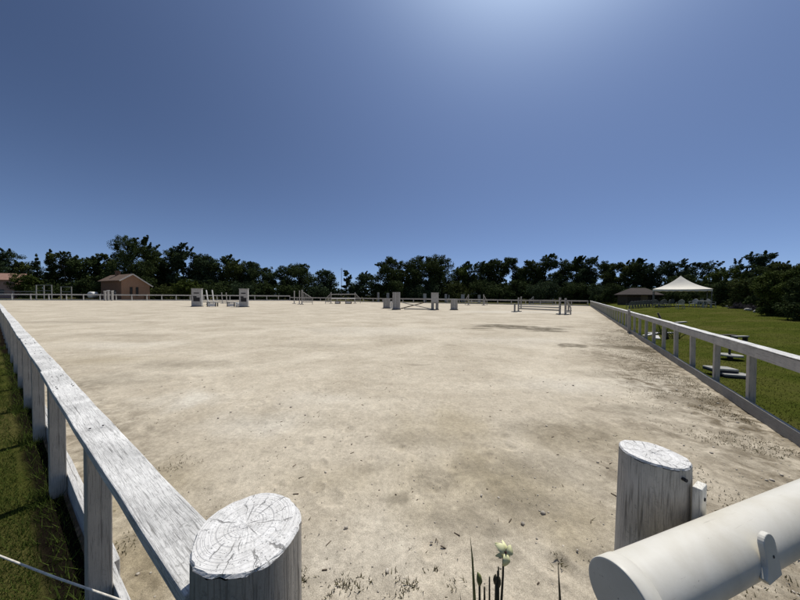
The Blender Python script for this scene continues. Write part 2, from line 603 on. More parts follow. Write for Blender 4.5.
def make_sand():
    poly = [L(97.5, .30), C2 + Vector((0, .1, 0)), R(58.5, .02), R(-3.0, .02), (1.5, -3.5, 0), (-1.0, -1.2, 0), L(-.2, .30)]
    poly = [(p[0], p[1]) for p in poly]
    c = (.15, .75)
    nt, nr = 1200, 520
    # denser where the photograph looks
    th = np.linspace(0, 2 * PI, nt, endpoint=False)
    R0 = poly_radius(poly, c, th)
    k = np.linspace(0, 1, nr)
    base = .02 * (5000.0 ** k - 1) / 4999.0 * 50   # 0..1 geometric
    base = (1.02 ** (k * 420) - 1) / (1.02 ** 420 - 1)
    rk = .12 * (115 / .12) ** k
    rk[0] = .02
    r = np.minimum(rk[:, None], R0[None, :] * (1 + 1e-5 * k[:, None]))
    x = c[0] + r * np.cos(th)[None, :]
    y = c[1] + r * np.sin(th)[None, :]
    z = sand_height(x, y)
    # hoof prints and scuffs near the viewer
    rg = np.random.default_rng(11)
    for i in range(260):
        a = rg.uniform(.25, 2.7)
        q = 1.0 + 8.0 * rg.random() ** .8
        cx, cy = q * math.cos(a), .6 + q * math.sin(a)
        rr = rg.uniform(.05, .09)
        m = (np.abs(x - cx) < .3) & (np.abs(y - cy) < .3)
        if m.any():
            dd = np.hypot(x[m] - cx, y[m] - cy) / rr
            z[m] += -.012 * np.exp(-dd ** 4) + .006 * np.exp(-(dd - 1.35) ** 2 * 9)
    idx = np.arange(nt * nr).reshape(nr, nt)
    f = np.stack([idx[:-1], np.roll(idx, -1, 1)[:-1], np.roll(idx, -1, 1)[1:], idx[1:]], -1).reshape(-1, 4)[:, ::-1]
    dR = -((x * NR.x + y * NR.y) - DR)           # inside distance from right fence
    dL = (x * NL.x + y * NL.y) - .30
    tL = x * UL.x + y * UL.y
    n1 = fbm(x * 1.1, y * 1.1, 21, 4)
    dist = np.hypot(x, y)
    soil = sstep(2.3, .2, dR + (n1 - .5) * 2.8) * sstep(30, 7, dist)
    soil = np.maximum(soil, .55 * sstep(1.0, .1, dR) * sstep(60, 15, dist))
    soil = np.maximum(soil, sstep(1.0, .05, dL + (n1 - .5) * 1.0) * sstep(14, 3, tL) * .75)
    soil = np.maximum(soil, sstep(2.6, .9, dist + (n1 - .5) * 1.4) * .30)
    damp = np.zeros_like(x)
    for (px, py, rx, ry, w) in [(505, 326.5, 1.9, .8, 1.0), (532, 328.5, 1.9, .7, 1.0), (495, 325, 1.5, .5, .9), (548, 331, 1.1, .45, .95), (560, 327, 1.0, .3, .8), (478, 328.5, .9, .25, .8), (632, 348, .75, .55, 1.0), (572, 345.6, .6, .42, 1.0), (642, 349, .6, .4, .95), (656, 352, .5, .3, .9), (612, 346.5, .6, .35, .85), (488, 470, .42, .30, .45), (70, 322, 5, 1.2, .35), (180, 365, 1.8, .7, .35), (120, 380, 1.6, .7, .35), (320, 345, 1.5, .5, .25), (540, 470, .8, .4, .45), (470, 520, .5, .2, .5), (640, 410, .9, .3, .45), (700, 400, 1.0, .3, .6), (600, 560, .4, .2, .5), (420, 440, .8, .3, .3),
                                (398, 500, .14, .10, .6), (440, 480, .35, .22, .45), (520, 500, .5, .35, .5), (500, 555, .22, .12, .5), (485, 530, .2, .1, .6),
                                (300, 420, 1.6, .35, .15), (560, 430, 1.0, .5, .35), (370, 470, .22, .13, .4),
                                (240, 313, 3.0, 1.2, .22), (450, 345, .3, .15, .35), (415, 365, .5, .1, .5), (600, 375, .9, .4, .3), (100, 335, 3.0, .8, .25)]:
        p = ground(px, py)
        damp = np.maximum(damp, w * blob(x, y, p.x, p.y, rx, ry, edge=.45 if w > .75 else .8))
    pale = np.zeros_like(x)
    for (px, py, rx, ry, w) in [(190, 400, .9, .55, .75), (250, 425, 1.1, .5, .6), (330, 400, 1.2, .6, .4), (110, 345, 3.2, 1.0, .4), (560, 385, 1.4, .8, .5),
                                (640, 385, 1.0, .7, .4), (360, 330, 6.0, 2.2, .35), (330, 560, .8, .4, .35), (280, 303, 25, 6, .45), (520, 312, 12, 3.2, .6), (520, 340, 4, 1.5, .4)]:
        p = ground(px, py)
        pale = np.maximum(pale, w * blob(x, y, p.x, p.y, rx, ry, edge=1.0))
    ochre = np.zeros_like(x)
    for (px, py, rx, ry, w) in [(500, 480, 1.1, .75, .62), (455, 430, 1.0, .9, .4), (560, 520, .5, .4, .5), (130, 560, .8, .6, .7), (110, 500, .9, .6, .6), (590, 440, 1.0, .6, .35), (330, 480, .8, .4, .25), (100, 360, 2.5, .8, .3)]:
        p = ground(px, py)
        ochre = np.maximum(ochre, w * blob(x, y, p.x, p.y, rx, ry, edge=1.0))
    grit = sstep(6.5, .8, dist)
    o = np_mesh('arena_sand', np.stack([x, y, z], -1).reshape(-1, 3), f, M['sand'], smooth=True,
                attrs={'soil': soil.ravel(), 'damp': damp.ravel(), 'pale': pale.ravel(), 'grit': grit.ravel(), 'ochre': ochre.ravel()})
    tag(o, kind='structure')


def lawn_h(s, t=0):
    return .03 + .50 * sstep(0.3, 9.0, s) + (fbm(s * .35 + 3, np.asarray(t) * .35, 77, 3) - .5) * .10 * sstep(0, 2, s)


def make_lawn():
    t = np.concatenate([np.linspace(-8, 20, 90), np.linspace(20.5, 130, 110)])
    s = np.concatenate([[.03], np.linspace(.12, 14, 70), np.linspace(15, 90, 40)])
    T, S = np.meshgrid(t, s)
    Z = lawn_h(S, T)
    P = np.stack([UR.x * T + NR.x * (DR + S), UR.y * T + NR.y * (DR + S), Z], -1)
    n0, n1 = S.shape
    idx = np.arange(n0 * n1).reshape(n0, n1)
    f = np.stack([idx[:-1, :-1], idx[:-1, 1:], idx[1:, 1:], idx[1:, :-1]], -1).reshape(-1, 4)
    o = np_mesh('lawn', P.reshape(-1, 3), f, M['lawn'], smooth=True)
    tag(o, kind='structure')


def make_verge():
    t = np.concatenate([np.linspace(-.6, 8, 130), np.linspace(8.5, 100, 60)])
    d = -np.concatenate([np.linspace(-.30, .2, 26), np.linspace(.25, 6, 60), np.linspace(6.5, 80, 30)])
    T, D = np.meshgrid(t, d)
    Z = .02 + (fbm(T * 1.6, D * 1.6, 41, 3) - .5) * .04 * sstep(.3, -.1, D)
    P = np.stack([UL.x * T + NL.x * D, UL.y * T + NL.y * D, Z], -1)
    n0, n1 = T.shape
    idx = np.arange(n0 * n1).reshape(n0, n1)
    f = np.stack([idx[:-1, :-1], idx[:-1, 1:], idx[1:, 1:], idx[1:, :-1]], -1).reshape(-1, 4)
    foot_shade = sstep(.13, .19, D + (fbm(T * 3, D * 3, 44, 3) - .5) * .10)  # mask of the painted shade strip along the fence foot
    o = np_mesh('grass_verge', P.reshape(-1, 3), f, M['verge'], smooth=True, attrs={'foot_shade': foot_shade.ravel()})
    tag(o, kind='structure')


def blades(name, P, hgt, wid, mat, lean=.5, parent=None, seed=1):
    """one three-sided blade per point"""
    rg = np.random.default_rng(seed)
    n = len(P)
    a = rg.uniform(0, 2 * PI, n)
    h = hgt * rg.uniform(.55, 1.25, n)
    w = wid * rg.uniform(.7, 1.3, n)
    la = rg.uniform(0, 2 * PI, n)
    ll = h * lean * rg.uniform(.1, 1.4, n)
    side = np.stack([np.cos(a) * w / 2, np.sin(a) * w / 2, np.zeros(n)], -1)
    tip = np.stack([np.cos(la) * ll, np.sin(la) * ll, h], -1)
    V = np.empty((n, 3, 3))
    V[:, 0] = P - side
    V[:, 1] = P + side
    V[:, 2] = P + tip
    V[:, :2, 2] -= .004
    return np_mesh(name, V.reshape(-1, 3), np.arange(3 * n).reshape(-1, 3), mat, parent)


def make_grass():
    rg = np.random.default_rng(5)
    # left verge: everything close to the fence and the viewer
    n = 330000
    t = rg.uniform(0.3, 12, n) ** 1.0
    d = .30 - rg.uniform(0, 1, n) ** 1.6 * 4.2
    keep = rg.random(n) < np.clip(2.6 / (t + .2), .12, 1)
    keep &= (d < .12 + (fbm(t * 3, d * 3, 44, 3) - .5) * .10) | (rg.random(n) < .10)
    t, d = t[keep], d[keep]
    z = .02 + (fbm(t * 1.6, d * 1.6, 41, 3) - .5) * .04 * sstep(.3, -.1, d)
    P = np.stack([UL.x * t + NL.x * d, UL.y * t + NL.y * d, z], -1)
    o = blades('grass', P, .016 + .020 * fbm(t * 2, d * 2, 9, 2), .0045, M['blade'], .9, seed=2)
    tag(o, 'short green grass growing along the outside of the left fence', 'grass', kind='stuff')
    # tall tufts at the feet of the left posts
    tt, dd = [], []
    for k in range(9):
        c = 1.91 + 1.42 * k
        m = 260 if k < 4 else 120
        tt.append(c + rg.normal(0, .13, m))
        dd.append(rg.normal(.20, .05, m))
    m = 1500
    tt.append(rg.uniform(.9, 12, m))
    dd.append(rg.normal(.22, .04, m))
    t, d = np.concatenate(tt), np.minimum(np.concatenate(dd), .29)
    P = np.stack([UL.x * t + NL.x * d, UL.y * t + NL.y * d, np.full(len(t), .02)], -1)
    o = blades('long_grass', P, .065, .0055, M['blade'], .9, seed=3)
    tag(o, 'longer dark grass tufts at the feet of the left fence posts', 'grass', kind='stuff')
    # lawn
    n = 190000
    t = rg.uniform(0, 1, n) ** 1.4 * 40 + .3
    s = rg.uniform(0, 1, n) ** 1.3 * 16 + .04
    P = np.stack([UR.x * t + NR.x * (DR + s), UR.y * t + NR.y * (DR + s), lawn_h(s, t)], -1)
    o = blades('lawn_grass', P, .022, .010, M['lawnblade'], .9, seed=4)
    tag(o, 'mown lawn grass beyond the right fence', 'grass', kind='stuff')
    # weeds inside the right fence and around the gate
    n = 17000
    t = 2 + rg.uniform(0, 1, n) ** 1.5 * 16
    s = -np.abs(rg.normal(0, .55, n)) - .12
    cl = fbm(t * 1.4, s * 1.4, 61, 3)
    k = cl > .47
    t, s = t[k], s[k]
    x, y = UR.x * t + NR.x * (DR + s), UR.y * t + NR.y * (DR + s)
    P1 = np.stack([x, y, sand_height(x, y)], -1)
    tuft = []
    for (px, py, q, rad) in [(345, 590, 90, .035), (405, 597, 70, .035), (362, 583, 25, .02), (330, 600, 30, .03), (303, 575, 40, .03), (165, 470, 40, .06), (185, 462, 25, .05),
                             (150, 505, 40, .06), (128, 540, 50, .06), (560, 560, 20, .03), (432, 570, 12, .02), (395, 572, 14, .02), (460, 585, 20, .03), (118, 470, 40, .07), (100, 430, 30, .08)]:
        p = ground(px, py)
        for i in range(3):
            cx, cy = p.x + rg.normal(0, rad), p.y + rg.normal(0, rad)
            m = max(3, q // 3)
            tuft.append(np.stack([cx + rg.normal(0, rad * .5, m), cy + rg.normal(0, rad * .5, m), np.zeros(m)], -1))
    n = 1100
    a, q = rg.uniform(.2, 2.6, n), 1.2 + rg.uniform(0, 1, n) ** 2 * 3.5
    k = fbm(q * np.cos(a) * 3, q * np.sin(a) * 3, 91, 3) > .55
    tuft.append(np.stack([(q * np.cos(a))[k], (q * np.sin(a))[k], np.zeros(k.sum())], -1))
    P2 = np.concatenate(tuft)
    P2[:, 2] = sand_height(P2[:, 0], P2[:, 1])
    dl = P2[:, 0] * NL.x + P2[:, 1] * NL.y
    P2 = P2[dl > .38]
    o = blades('weeds', np.concatenate([P1, P2]), .018, .008, M['weed'], 1.4, seed=6)
    tag(o, 'sparse small weeds sprouting from the arena sand', 'weeds', kind='stuff')


def make_debris():
    """pebbles, clods and bits of twig lying on the sand"""
    rg = np.random.default_rng(15)
    V, Fc = [], []
    cube = np.array([[-1, -1, -1], [1, -1, -1], [1, 1, -1], [-1, 1, -1], [-1, -1, 1], [1, -1, 1], [1, 1, 1], [-1, 1, 1]], float)
    cf = np.array([[0, 3, 2, 1], [4, 5, 6, 7], [0, 1, 5, 4], [1, 2, 6, 5], [2, 3, 7, 6], [3, 0, 4, 7]])
    b = 0
    for i in range(2100):
        if i < 1000:
            a, q = rg.uniform(.15, 2.6), 1.2 + rg.uniform(0, 1) ** 1.6 * 5
            x, y = q * math.cos(a), q * math.sin(a)
        else:
            t, s = 2 + rg.uniform(0, 1) ** 1.4 * 14, -abs(rg.normal(0, .7)) - .1
            x, y = UR.x * t + NR.x * (DR + s), UR.y * t + NR.y * (DR + s)
        if x * NL.x + y * NL.y < .42:
            continue
        r = rg.uniform(.0025, .0065) * (1 + (rg.random() < .06) * 1.4)
        sc = np.array([r, r * rg.uniform(.5, 1.), r * rg.uniform(.4, .7)])
        v = cube * (1 + rg.uniform(-.35, .1, (8, 3))) * sc
        an = rg.uniform(0, PI)
        v = v @ np.array([[math.cos(an), math.sin(an), 0], [-math.sin(an), math.cos(an), 0], [0, 0, 1]])
        v += np.array([x, y, float(sand_height(np.array([x]), np.array([y]))[0]) + r * .3])
        V.append(v)
        Fc.append(cf + b)
        b += 8
    o = np_mesh('pebbles', np.concatenate(V), np.concatenate(Fc), M['pebble'])
    tag(o, 'loose pebbles and clods scattered on the near sand', 'pebbles', kind='stuff')
    V, Fc, b = [], [], 0
    for i in range(130):
        a, q = rg.uniform(.15, 2.55), 1.2 + rg.uniform(0, 1) ** 1.5 * 5
        x, y = q * math.cos(a), q * math.sin(a)
        if x * NL.x + y * NL.y < .45:
            continue
        l, w, an = rg.uniform(.012, .045), rg.uniform(.0015, .003), rg.uniform(0, PI)
        v = cube * np.array([l / 2, w, w])
        v[:, 1] += (v[:, 0] / l) ** 2 * l * rg.uniform(-.8, .8)
        v = v @ np.array([[math.cos(an), math.sin(an), 0], [-math.sin(an), math.cos(an), 0], [0, 0, 1]])
        v += np.array([x, y, float(sand_height(np.array([x]), np.array([y]))[0]) + .003])
        V.append(v)
        Fc.append(cf + b)
        b += 8
    o = np_mesh('twigs', np.concatenate(V), np.concatenate(Fc), M['twig'])
    tag(o, 'dark broken twigs littering the near sand', 'twigs', kind='stuff')


# ------------------------------------------------------------------ near fence timber
def plank(x0, x1, y0, y1, z0, z1, n=None, wob=.004, seed=0):
    """slightly uneven board along x"""
    rg = np.random.default_rng(seed)
    n = n or max(2, int((x1 - x0) / .25))
    mb = MB()
    vs, fs = [], []
    for i in range(n + 1):
        x = x0 + (x1 - x0) * i / n
        e = rg.uniform(-wob, wob, 4)
        e[2:] -= .006 * math.sin(PI * i / n)
        vs += [(x, y0 + e[0], z0), (x, y1 + e[1], z0), (x, y1 + e[1], z1 + e[2]), (x, y0 + e[0], z1 + e[3])]
    for i in range(n):
        for k in range(4):
            k2 = (k + 1) % 4
            fs.append((i * 4 + k, i * 4 + k2, i * 4 + 4 + k2, i * 4 + 4 + k))
    fs.append((3, 2, 1, 0))
    fs.append(tuple(n * 4 + k for k in range(4)))
    mb.add(vs, [f[::-1] for f in fs])
    return mb


def fence(name, label, loc, ang, length, first, step, post, railspec, kickspec, rail_len, offs=None, group=None, postmat='postp', mats=('rail', 'plank'), bev=.004, t0=0.0, skip=()):
    """fence along local +x. post=(size, ylo, yhi, z0, z1); railspec/kickspec lists of (y0,y1,z0,z1)"""
    f = thing(name, label, 'fence', loc, ang, group)
    psize, py0, py1, pz0, pz1 = post
    proto = None
    x = first
    while x < length:
        if proto is None:
            proto = MB().box(-psize / 2, psize / 2, py0, py1, pz0, pz1).build('post', M[postmat], f, bevel=bev)
            proto.location.x = x
        else:
            c = proto.copy()
            COL.objects.link(c)
            c.parent = f
            c.location.x = x
            c.rotation_euler = (random.uniform(-.012, .012), random.uniform(-.012, .012), random.uniform(-.04, .04))
        x += step
    rg = random.Random(len(label))
    for (spec, nm, mt) in ((railspec, 'rail', mats[0]), (kickspec, 'kick_board', mats[1])):
        for (y0, y1, z0, z1, *pm) in spec:
            a = t0
            k = 0
            while a < length - .05:
                ll = rail_len[0] if k == 0 else rail_len[1]
                b = min(length, a + ll)
                dy = rg.uniform(-.006, .006) if k else 0
                dz = rg.uniform(-.009, .006) if k > 1 else 0
                plank(a, b - .004, y0 + dy, y1 + dy, z0 + dz, z1 + dz, seed=k + 3, wob=.0025).build(nm, M[pm[0] if pm else mt], f, bevel=bev)
                a = b
                k += 1
    return f


def make_left_fence():
    ang = math.atan2(UL.y, UL.x)          # local +y points outside (towards the viewer): y = -d
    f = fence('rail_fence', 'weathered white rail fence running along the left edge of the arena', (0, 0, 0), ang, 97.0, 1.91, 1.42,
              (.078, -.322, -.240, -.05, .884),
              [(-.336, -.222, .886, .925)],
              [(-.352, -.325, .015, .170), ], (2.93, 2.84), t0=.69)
    spots = [(1.91 + 1.42 * k + random.uniform(-.012, .012), dy) for k in range(8) for dy in (-.300, -.258)]
    spots += [(x, dy) for x in (2.90, 2.955, 5.74, 5.80) for dy in (-.315, -.245)]
    nail = MB().tube([(0, 0, 0), (0, 0, .0030)], .0042, 8).build('nail', M['jdark'], f)
    for i, (x, y) in enumerate(spots):
        if i:
            nail = nail.copy()
            COL.objects.link(nail)
            nail.parent = f
        nail.location = (x, y, .9240)
    # doubled kick board beyond the first post
    for k in range(6):
        plank(2.05 + 2.84 * k, 2.05 + 2.84 * (k + 1) - .01, -.382, -.356, .01, .150, seed=50 + k).build('kick_board', M['plank'], f, bevel=.004)
    return f


def make_right_fence():
    ang = math.atan2(UR.y, UR.x)          # local +y = left of travel = arena side ; s = -y
    loc = NR * DR
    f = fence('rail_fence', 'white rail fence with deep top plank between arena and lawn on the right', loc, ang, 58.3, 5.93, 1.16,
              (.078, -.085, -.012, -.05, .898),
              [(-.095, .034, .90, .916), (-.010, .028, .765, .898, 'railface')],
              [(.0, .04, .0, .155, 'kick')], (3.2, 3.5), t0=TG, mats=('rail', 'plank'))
    # the taller capped post part way along
    g = MB().box(-.05, .05, .036, .12, -.05, 1.0).box(-.058, .058, .03, .128, 1.002, 1.022).build('tall_post', M['postp'], f, bevel=.004)
    g.location.x = (ground(630, 333).dot(UR))
    return f


def seg_fence(a, b, label, hgt, step, rails, mat='jwhite', extra=None):
    a, b = Vector(a), Vector(b)
    u = b - a
    ang = math.atan2(u.y, u.x)
    f = thing('rail_fence', label, 'fence', a, ang, None)
    n = int(u.length / step)
    proto = None
    for i in range(n + 1):
        if proto is None:
            proto = MB().box(-.07, .07, -.06, .06, -.1, hgt).build('post', M[mat], f)
        else:
            c = proto.copy()
            COL.objects.link(c)
            c.parent = f
            c.location.x = u.length * i / n
    for (z0, z1) in rails:
        k = 0
        ll = step * 3
        while k * ll < u.length - .1:
            e = min(u.length, (k + 1) * ll)
            dz = random.uniform(-.02, .02)
            MB().box(k * ll, e - .02, -.10, -.062, z0 + dz, z1 + dz).build('rail', M[mat], f)
            k += 1
    return f


def round_post(name, label, cat, loc, r0, r1, ztop, tilt, seed, mat='log'):
    rg = np.random.default_rng(seed)
    n = 56
    t = thing(name, label, cat, loc)
    ang = np.linspace(0, 2 * PI, n, endpoint=False)
    lump = 1 + .035 * np.sin(2 * ang + seed) + .02 * np.sin(5 * ang + seed * 2) + rg.normal(0, .008, n)
    flutes = np.where(rg.random(n) < .14, -.055, 0)
    mb = MB()
    zs = [-.1, .25, .55, .8, ztop - .10, ztop - .03, ztop - .006]
    vs, fs = [], []
    for i, z in enumerate(zs):
        q = min(1, max(0, z / ztop))
        rr = (r0 * (1 - q) + r1 * q) * (lump + flutes * (.5 + .5 * rg.random(n)))
        for k in range(n):
            x, y = rr[k] * math.cos(ang[k]), rr[k] * math.sin(ang[k])
            zz = z + (tilt[0] * x + tilt[1] * y) * (1 if z > ztop - .2 else 0)
            if i == len(zs) - 1:
                zz += rg.uniform(-.003, .002)
            vs.append((x, y, zz))
    for i in range(len(zs) - 1):
        for k in range(n):
            k2 = (k + 1) % n
            fs.append((i * n + k, i * n + k2, (i + 1) * n + k2, (i + 1) * n + k))
    mb.add(vs, fs, 0)
    mb.build('shaft', M[mat], t, smooth=True)
    # sawn top as a separate cap with a broken edge
    mc = MB()
    rings = [(1.0, -.0058), (.965, 0.0), (.6, .001), (.25, .0), (.02, .001)]
    vs, fs = [], []
    last = vs
    for (q, dz) in rings:
        for k in range(n):
            x, y = r1 * lump[k] * q * math.cos(ang[k]), r1 * lump[k] * q * math.sin(ang[k])
            if q == 1.0:
                x, y = x * (1 + flutes[k] * .8) * 1.001, y * (1 + flutes[k] * .8) * 1.001
            vs.append((x, y, dz + tilt[0] * x + tilt[1] * y + rg.uniform(-.0006, .0006)))
    for i in range(len(rings) - 1):
        for k in range(n):
            k2 = (k + 1) % n
            fs.append((i * n + k, i * n + k2, (i + 1) * n + k2, (i + 1) * n + k))
    fs.append(tuple((len(rings) - 1) * n + k for k in range(n)))
    mc.add(vs, fs)
    c = mc.build('sawn_top', M['end'], t)
    c.location.z = ztop
    return t


def make_gate():
    p1 = at_depth(249, 527.5, .604)
    round_post('gate_post', 'thick round white gate post at the end of the left rail', 'gate post', (p1.x, p1.y, 0), .112, .106, p1.z, (.02, .03), 3, 'loggrey')
    p2 = at_depth(653.5, 453, .888)
    t = round_post('gate_post', 'round white gate post with a nailed batten behind the pipe barrier', 'gate post', (p2.x, p2.y, 0), .106, .0855, p2.z, (-.06, .0), 8)
    # batten nailed to its right side
    a = math.radians(-58)
    M4 = Matrix.Rotation(a, 4, 'Z')
    b = MB()
    b.box(.0915, .112, -.020, .030, -.62, -.045, M=None)
    o = b.build('batten', M['batten'], t, bevel=.003)
    o.rotation_euler = (0, 0, a)
    o.location.z = p2.z
    MB().tube([(.1115, .004, -.080), (.1145, .004, -.080)], .005, 8).build('nail', M['jdark'], o)
    k = MB()
    a2 = math.radians(-80)
    k.tube([(.080 * math.cos(a2), .080 * math.sin(a2), p2.z - .030), (.0905 * math.cos(a2), .0905 * math.sin(a2), p2.z - .030)], .005, 10)
    k.build('bolt', M['jdark'], t)

    # pipe barrier
    s0 = Vector((.461, .586, .920))
    u = Vector((.9484, .3171, 0)).normalized()
    length = 2.82
    ang = math.atan2(u.y, u.x)
    R_ = .065
    pb = thing('pipe_barrier', 'fat white pipe barrier with a capped end lying across the entrance', 'barrier', (s0.x, s0.y, s0.z), ang)
    n = 64
    m = MB()
    m.tube([(.030, 0, 0), (length, 0, 0)], R_, n, cap=False)
    m.build('pipe', M['pvc'], pb, smooth=True)
    c = MB()
    vs, fs = [], []
    prof = [(.0400, R_ + .0003), (.0400, R_ + .0022), (.004, R_ + .0022), (.001, R_ + .0014), (0, R_ - .001), (0, .001)]
    for (x, r) in prof:
        for k2 in range(n):
            a = 2 * PI * k2 / n
            vs.append((x, r * math.cos(a), r * math.sin(a)))
    for i in range(len(prof) - 1):
        for k2 in range(n):
            k3 = (k2 + 1) % n
            fs.append((i * n + k2, (i + 1) * n + k2, (i + 1) * n + k3, i * n + k3))
    c.add(vs, [f[::-1] for f in fs])
    cap = c.build('end_cap', M['pvc'], pb, smooth=False)
    for p in cap.data.polygons:
        p.use_smooth = p.index < 3 * n
    # lug on the viewer's side (local -y), a thick rounded tongue standing off the pipe
    lug = MB()
    prof2 = []
    w, top, bot = .024, .068, -.022
    for i in range(13):
        a = PI * i / 12
        prof2.append((w * math.cos(a) * 1.0, top - w + w * math.sin(a)))
    prof2 += [(-w - .001, .022), (-w - .006, .004), (-w - .020, bot + .004), (-w - .012, bot - .006), (w - .004, bot)]
    y0, y1 = -R_ - .010, -R_ + .002
    nn = len(prof2)
    vs = [(x, y0, z) for x, z in prof2] + [(x, y1, z) for x, z in prof2]
    fs = [tuple(range(nn)), tuple(range(2 * nn - 1, nn - 1, -1))] + [(i, nn + i, nn + (i + 1) % nn, (i + 1) % nn) for i in range(nn)]
    lug.add(vs, [f[::-1] for f in fs])
    lo = lug.build('lug', M['pvc'], pb, bevel=.002)
    lo.location.x = .402
    lo.rotation_euler = (math.radians(-11), 0, 0)
    MB().tube([(0.002, y0 - .0005, .020), (0.002, y0 + .004, .020)], .0034, 12).build('bolt_hole', M['jdark'], lo)
    # hinge straps at the fence end
    MB().tube([(length - .002, 0, 0), (length + .05, 0, 0)], .03, 12).build('hinge', M['steel'], pb)
    e = s0 + u * (length + .05 + .085)
    round_post('gate_post', 'round white post carrying the hinge of the pipe barrier', 'gate post', (e.x, e.y, 0), .10, .088, 1.12, (0, 0), 12)


def make_rope():
    a = at_depth(120, 600, .88)
    b = at_depth(0, 556, 1.03)
    d = b - a
    end = a - d * .55
    end = Vector((-.45, .70, a.z - .03))
    far = b + d * 2.2
    pts = [end, a, (a + b) / 2 + Vector((0, 0, -.004)), b, b + d * 1.1 + Vector((0, 0, .01)), far + Vector((0, 0, .05))]
    m = MB()
    m.tube(pts, .0032, 7)
    o = m.build('rope', M['rope'], smooth=True)
    tag(o, 'thin white cord stretched low over the grass at the lower left corner', 'rope')
    st = MB().tube([(far.x, far.y, -.1), (far.x, far.y, far.z + .12)], [.012, .010], 8).build('stake', M['twig'])
    tag(st, 'thin dark stake holding the outer end of the white cord', 'stake')


# ------------------------------------------------------------------ flower
def make_flower():
    def stalk(name, pts, r, mat, parent):
        m = MB()
        n = len(pts)
        m.tube(pts, [r * (1 - .45 * i / (n - 1)) for i in range(n)], 7)
        return m.build(name, M[mat], parent, smooth=True)

    def leafblade(pts, w, parent, mat):
        m = MB()
        vs, fs = [], []
        n = len(pts)
        for i, p in enumerate(pts):
            q = 1 - (i / (n - 1)) ** 2.2
            p = Vector(p)
            vs += [p + Vector((-w * q / 2, 0, 0)), p + Vector((0, w * .12 * q, 0)), p + Vector((w * q / 2, 0, 0)), p + Vector((0, -w * .12 * q, 0))]
        for i in range(n - 1):
            for k in range(4):
                k2 = (k + 1) % 4
                fs.append((4 * i + k, 4 * i + k2, 4 * i + 4 + k2, 4 * i + 4 + k))
        m.add(vs, fs)
        return m.build('leaf', M[mat], parent, smooth=True)
    Z = .85
    base = ground(497, 860)
    base = Vector((.30, .87, 0))
    t = thing('flowering_plant', 'cream flower with dark stems standing in front of the gate opening', 'flower', base)

    def P(px, py, z=Z):
        return at_depth(px, py, z) - base
    # flower head
    fc = P(504, 552)
    fl = MB()
    tilt = Matrix.Rotation(math.radians(58), 4, 'X') @ Matrix.Rotation(.3, 4, 'Y')
    for k in range(6):
        a = k * PI / 3 + .35
        big = k % 2 == 0
        ln, wd = (.033, .022) if big else (.027, .012)
        vs, fs = [], []
        for i in range(6):
            q = i / 5
            ww = wd * math.sin(PI * min(1, q * .82 + .10)) * .55
            zz = .010 * math.sin(q * 2.6) - .014 * q * q + (.004 if big else -.002)
            for j in (-1, 0, 1):
                v = Vector((ln * q, j * ww, zz + abs(j) * .003))
                v = Matrix.Rotation(a, 4, 'Z') @ v
                vs.append(fc + (tilt @ v.to_4d()).to_3d())
        for i in range(5):
            for j in range(2):
                b = i * 3 + j
                fs.append((b, b + 3, b + 4, b + 1))
        fl.add(vs, fs)
    fo = fl.build('flower_head', M['petal'], t, smooth=True)
    so = fo.modifiers.new('solid', 'SOLIDIFY')
    so.thickness = .0012
    ce = MB()
    ce.tube([fc + (tilt @ Vector((0, 0, .002, 1))).to_3d(), fc + (tilt @ Vector((0, 0, .011, 1))).to_3d()], [.0036, .0022], 8)
    ce.build('stamen', M['petaldark'], fo)
    stalk('stem', [(.01, 0, -.02), P(500, 700), P(501.5, 600), P(503, 575), fc + Vector((0, .004, -.004))], .0050, 'stem', t)
    for (x0, x1, ytop, r) in [(498, 498.5, 567, .0042), (492, 489.5, 577, .004), (485, 484.5, 587, .0045), (496.5, 496, 582, .006), (493.5, 497.5, 571, .003)]:
        stalk('stem', [((x0 - 500) * .001, .01, -.02), P(x0, 720), P(x1, 600), P(x1, ytop)], r, 'stem', t)
    for (x, y) in [(495, 580), (499, 583)]:
        b = MB()
        p = P(x, y)
        b.tube([p + Vector((0, 0, -.012)), p, p + Vector((.001, 0, .010)), p + Vector((.002, 0, .018))], [.003, .0062, .005, .001], 8)
        b.build('seed_pod', M['stem'], t, smooth=True)
    # bud with a pale tip
    b = MB()
    p = P(479.5, 578)
    b.tube([p + Vector((0, 0, -.022)), p + Vector((0, 0, -.008)), p + Vector((-.002, 0, .006)), p + Vector((-.006, 0, .018))], [.004, .009, .007, .0012], 9)
    b.build('bud', M['stemgreen'], t, smooth=True)
    stalk('stem', [(-.03, .005, -.02), P(481, 720), P(480, 620), P(479.5, 584)], .0058, 'stem', t)
    leafblade([(-.06, 0, -.02), P(476, 760), P(475, 640), P(474.5, 600), P(472.5, 560), P(470, 534)], .014, t, 'stemgreen')
    leafblade([(-.075, .01, -.02), P(468, 700), P(462, 610), P(459.5, 590)], .007, t, 'stem')
    leafblade([(.10, .0, -.02), P(563, 720), P(561, 620), P(559.5, 590), P(557.5, 553)], .013, t, 'stem')


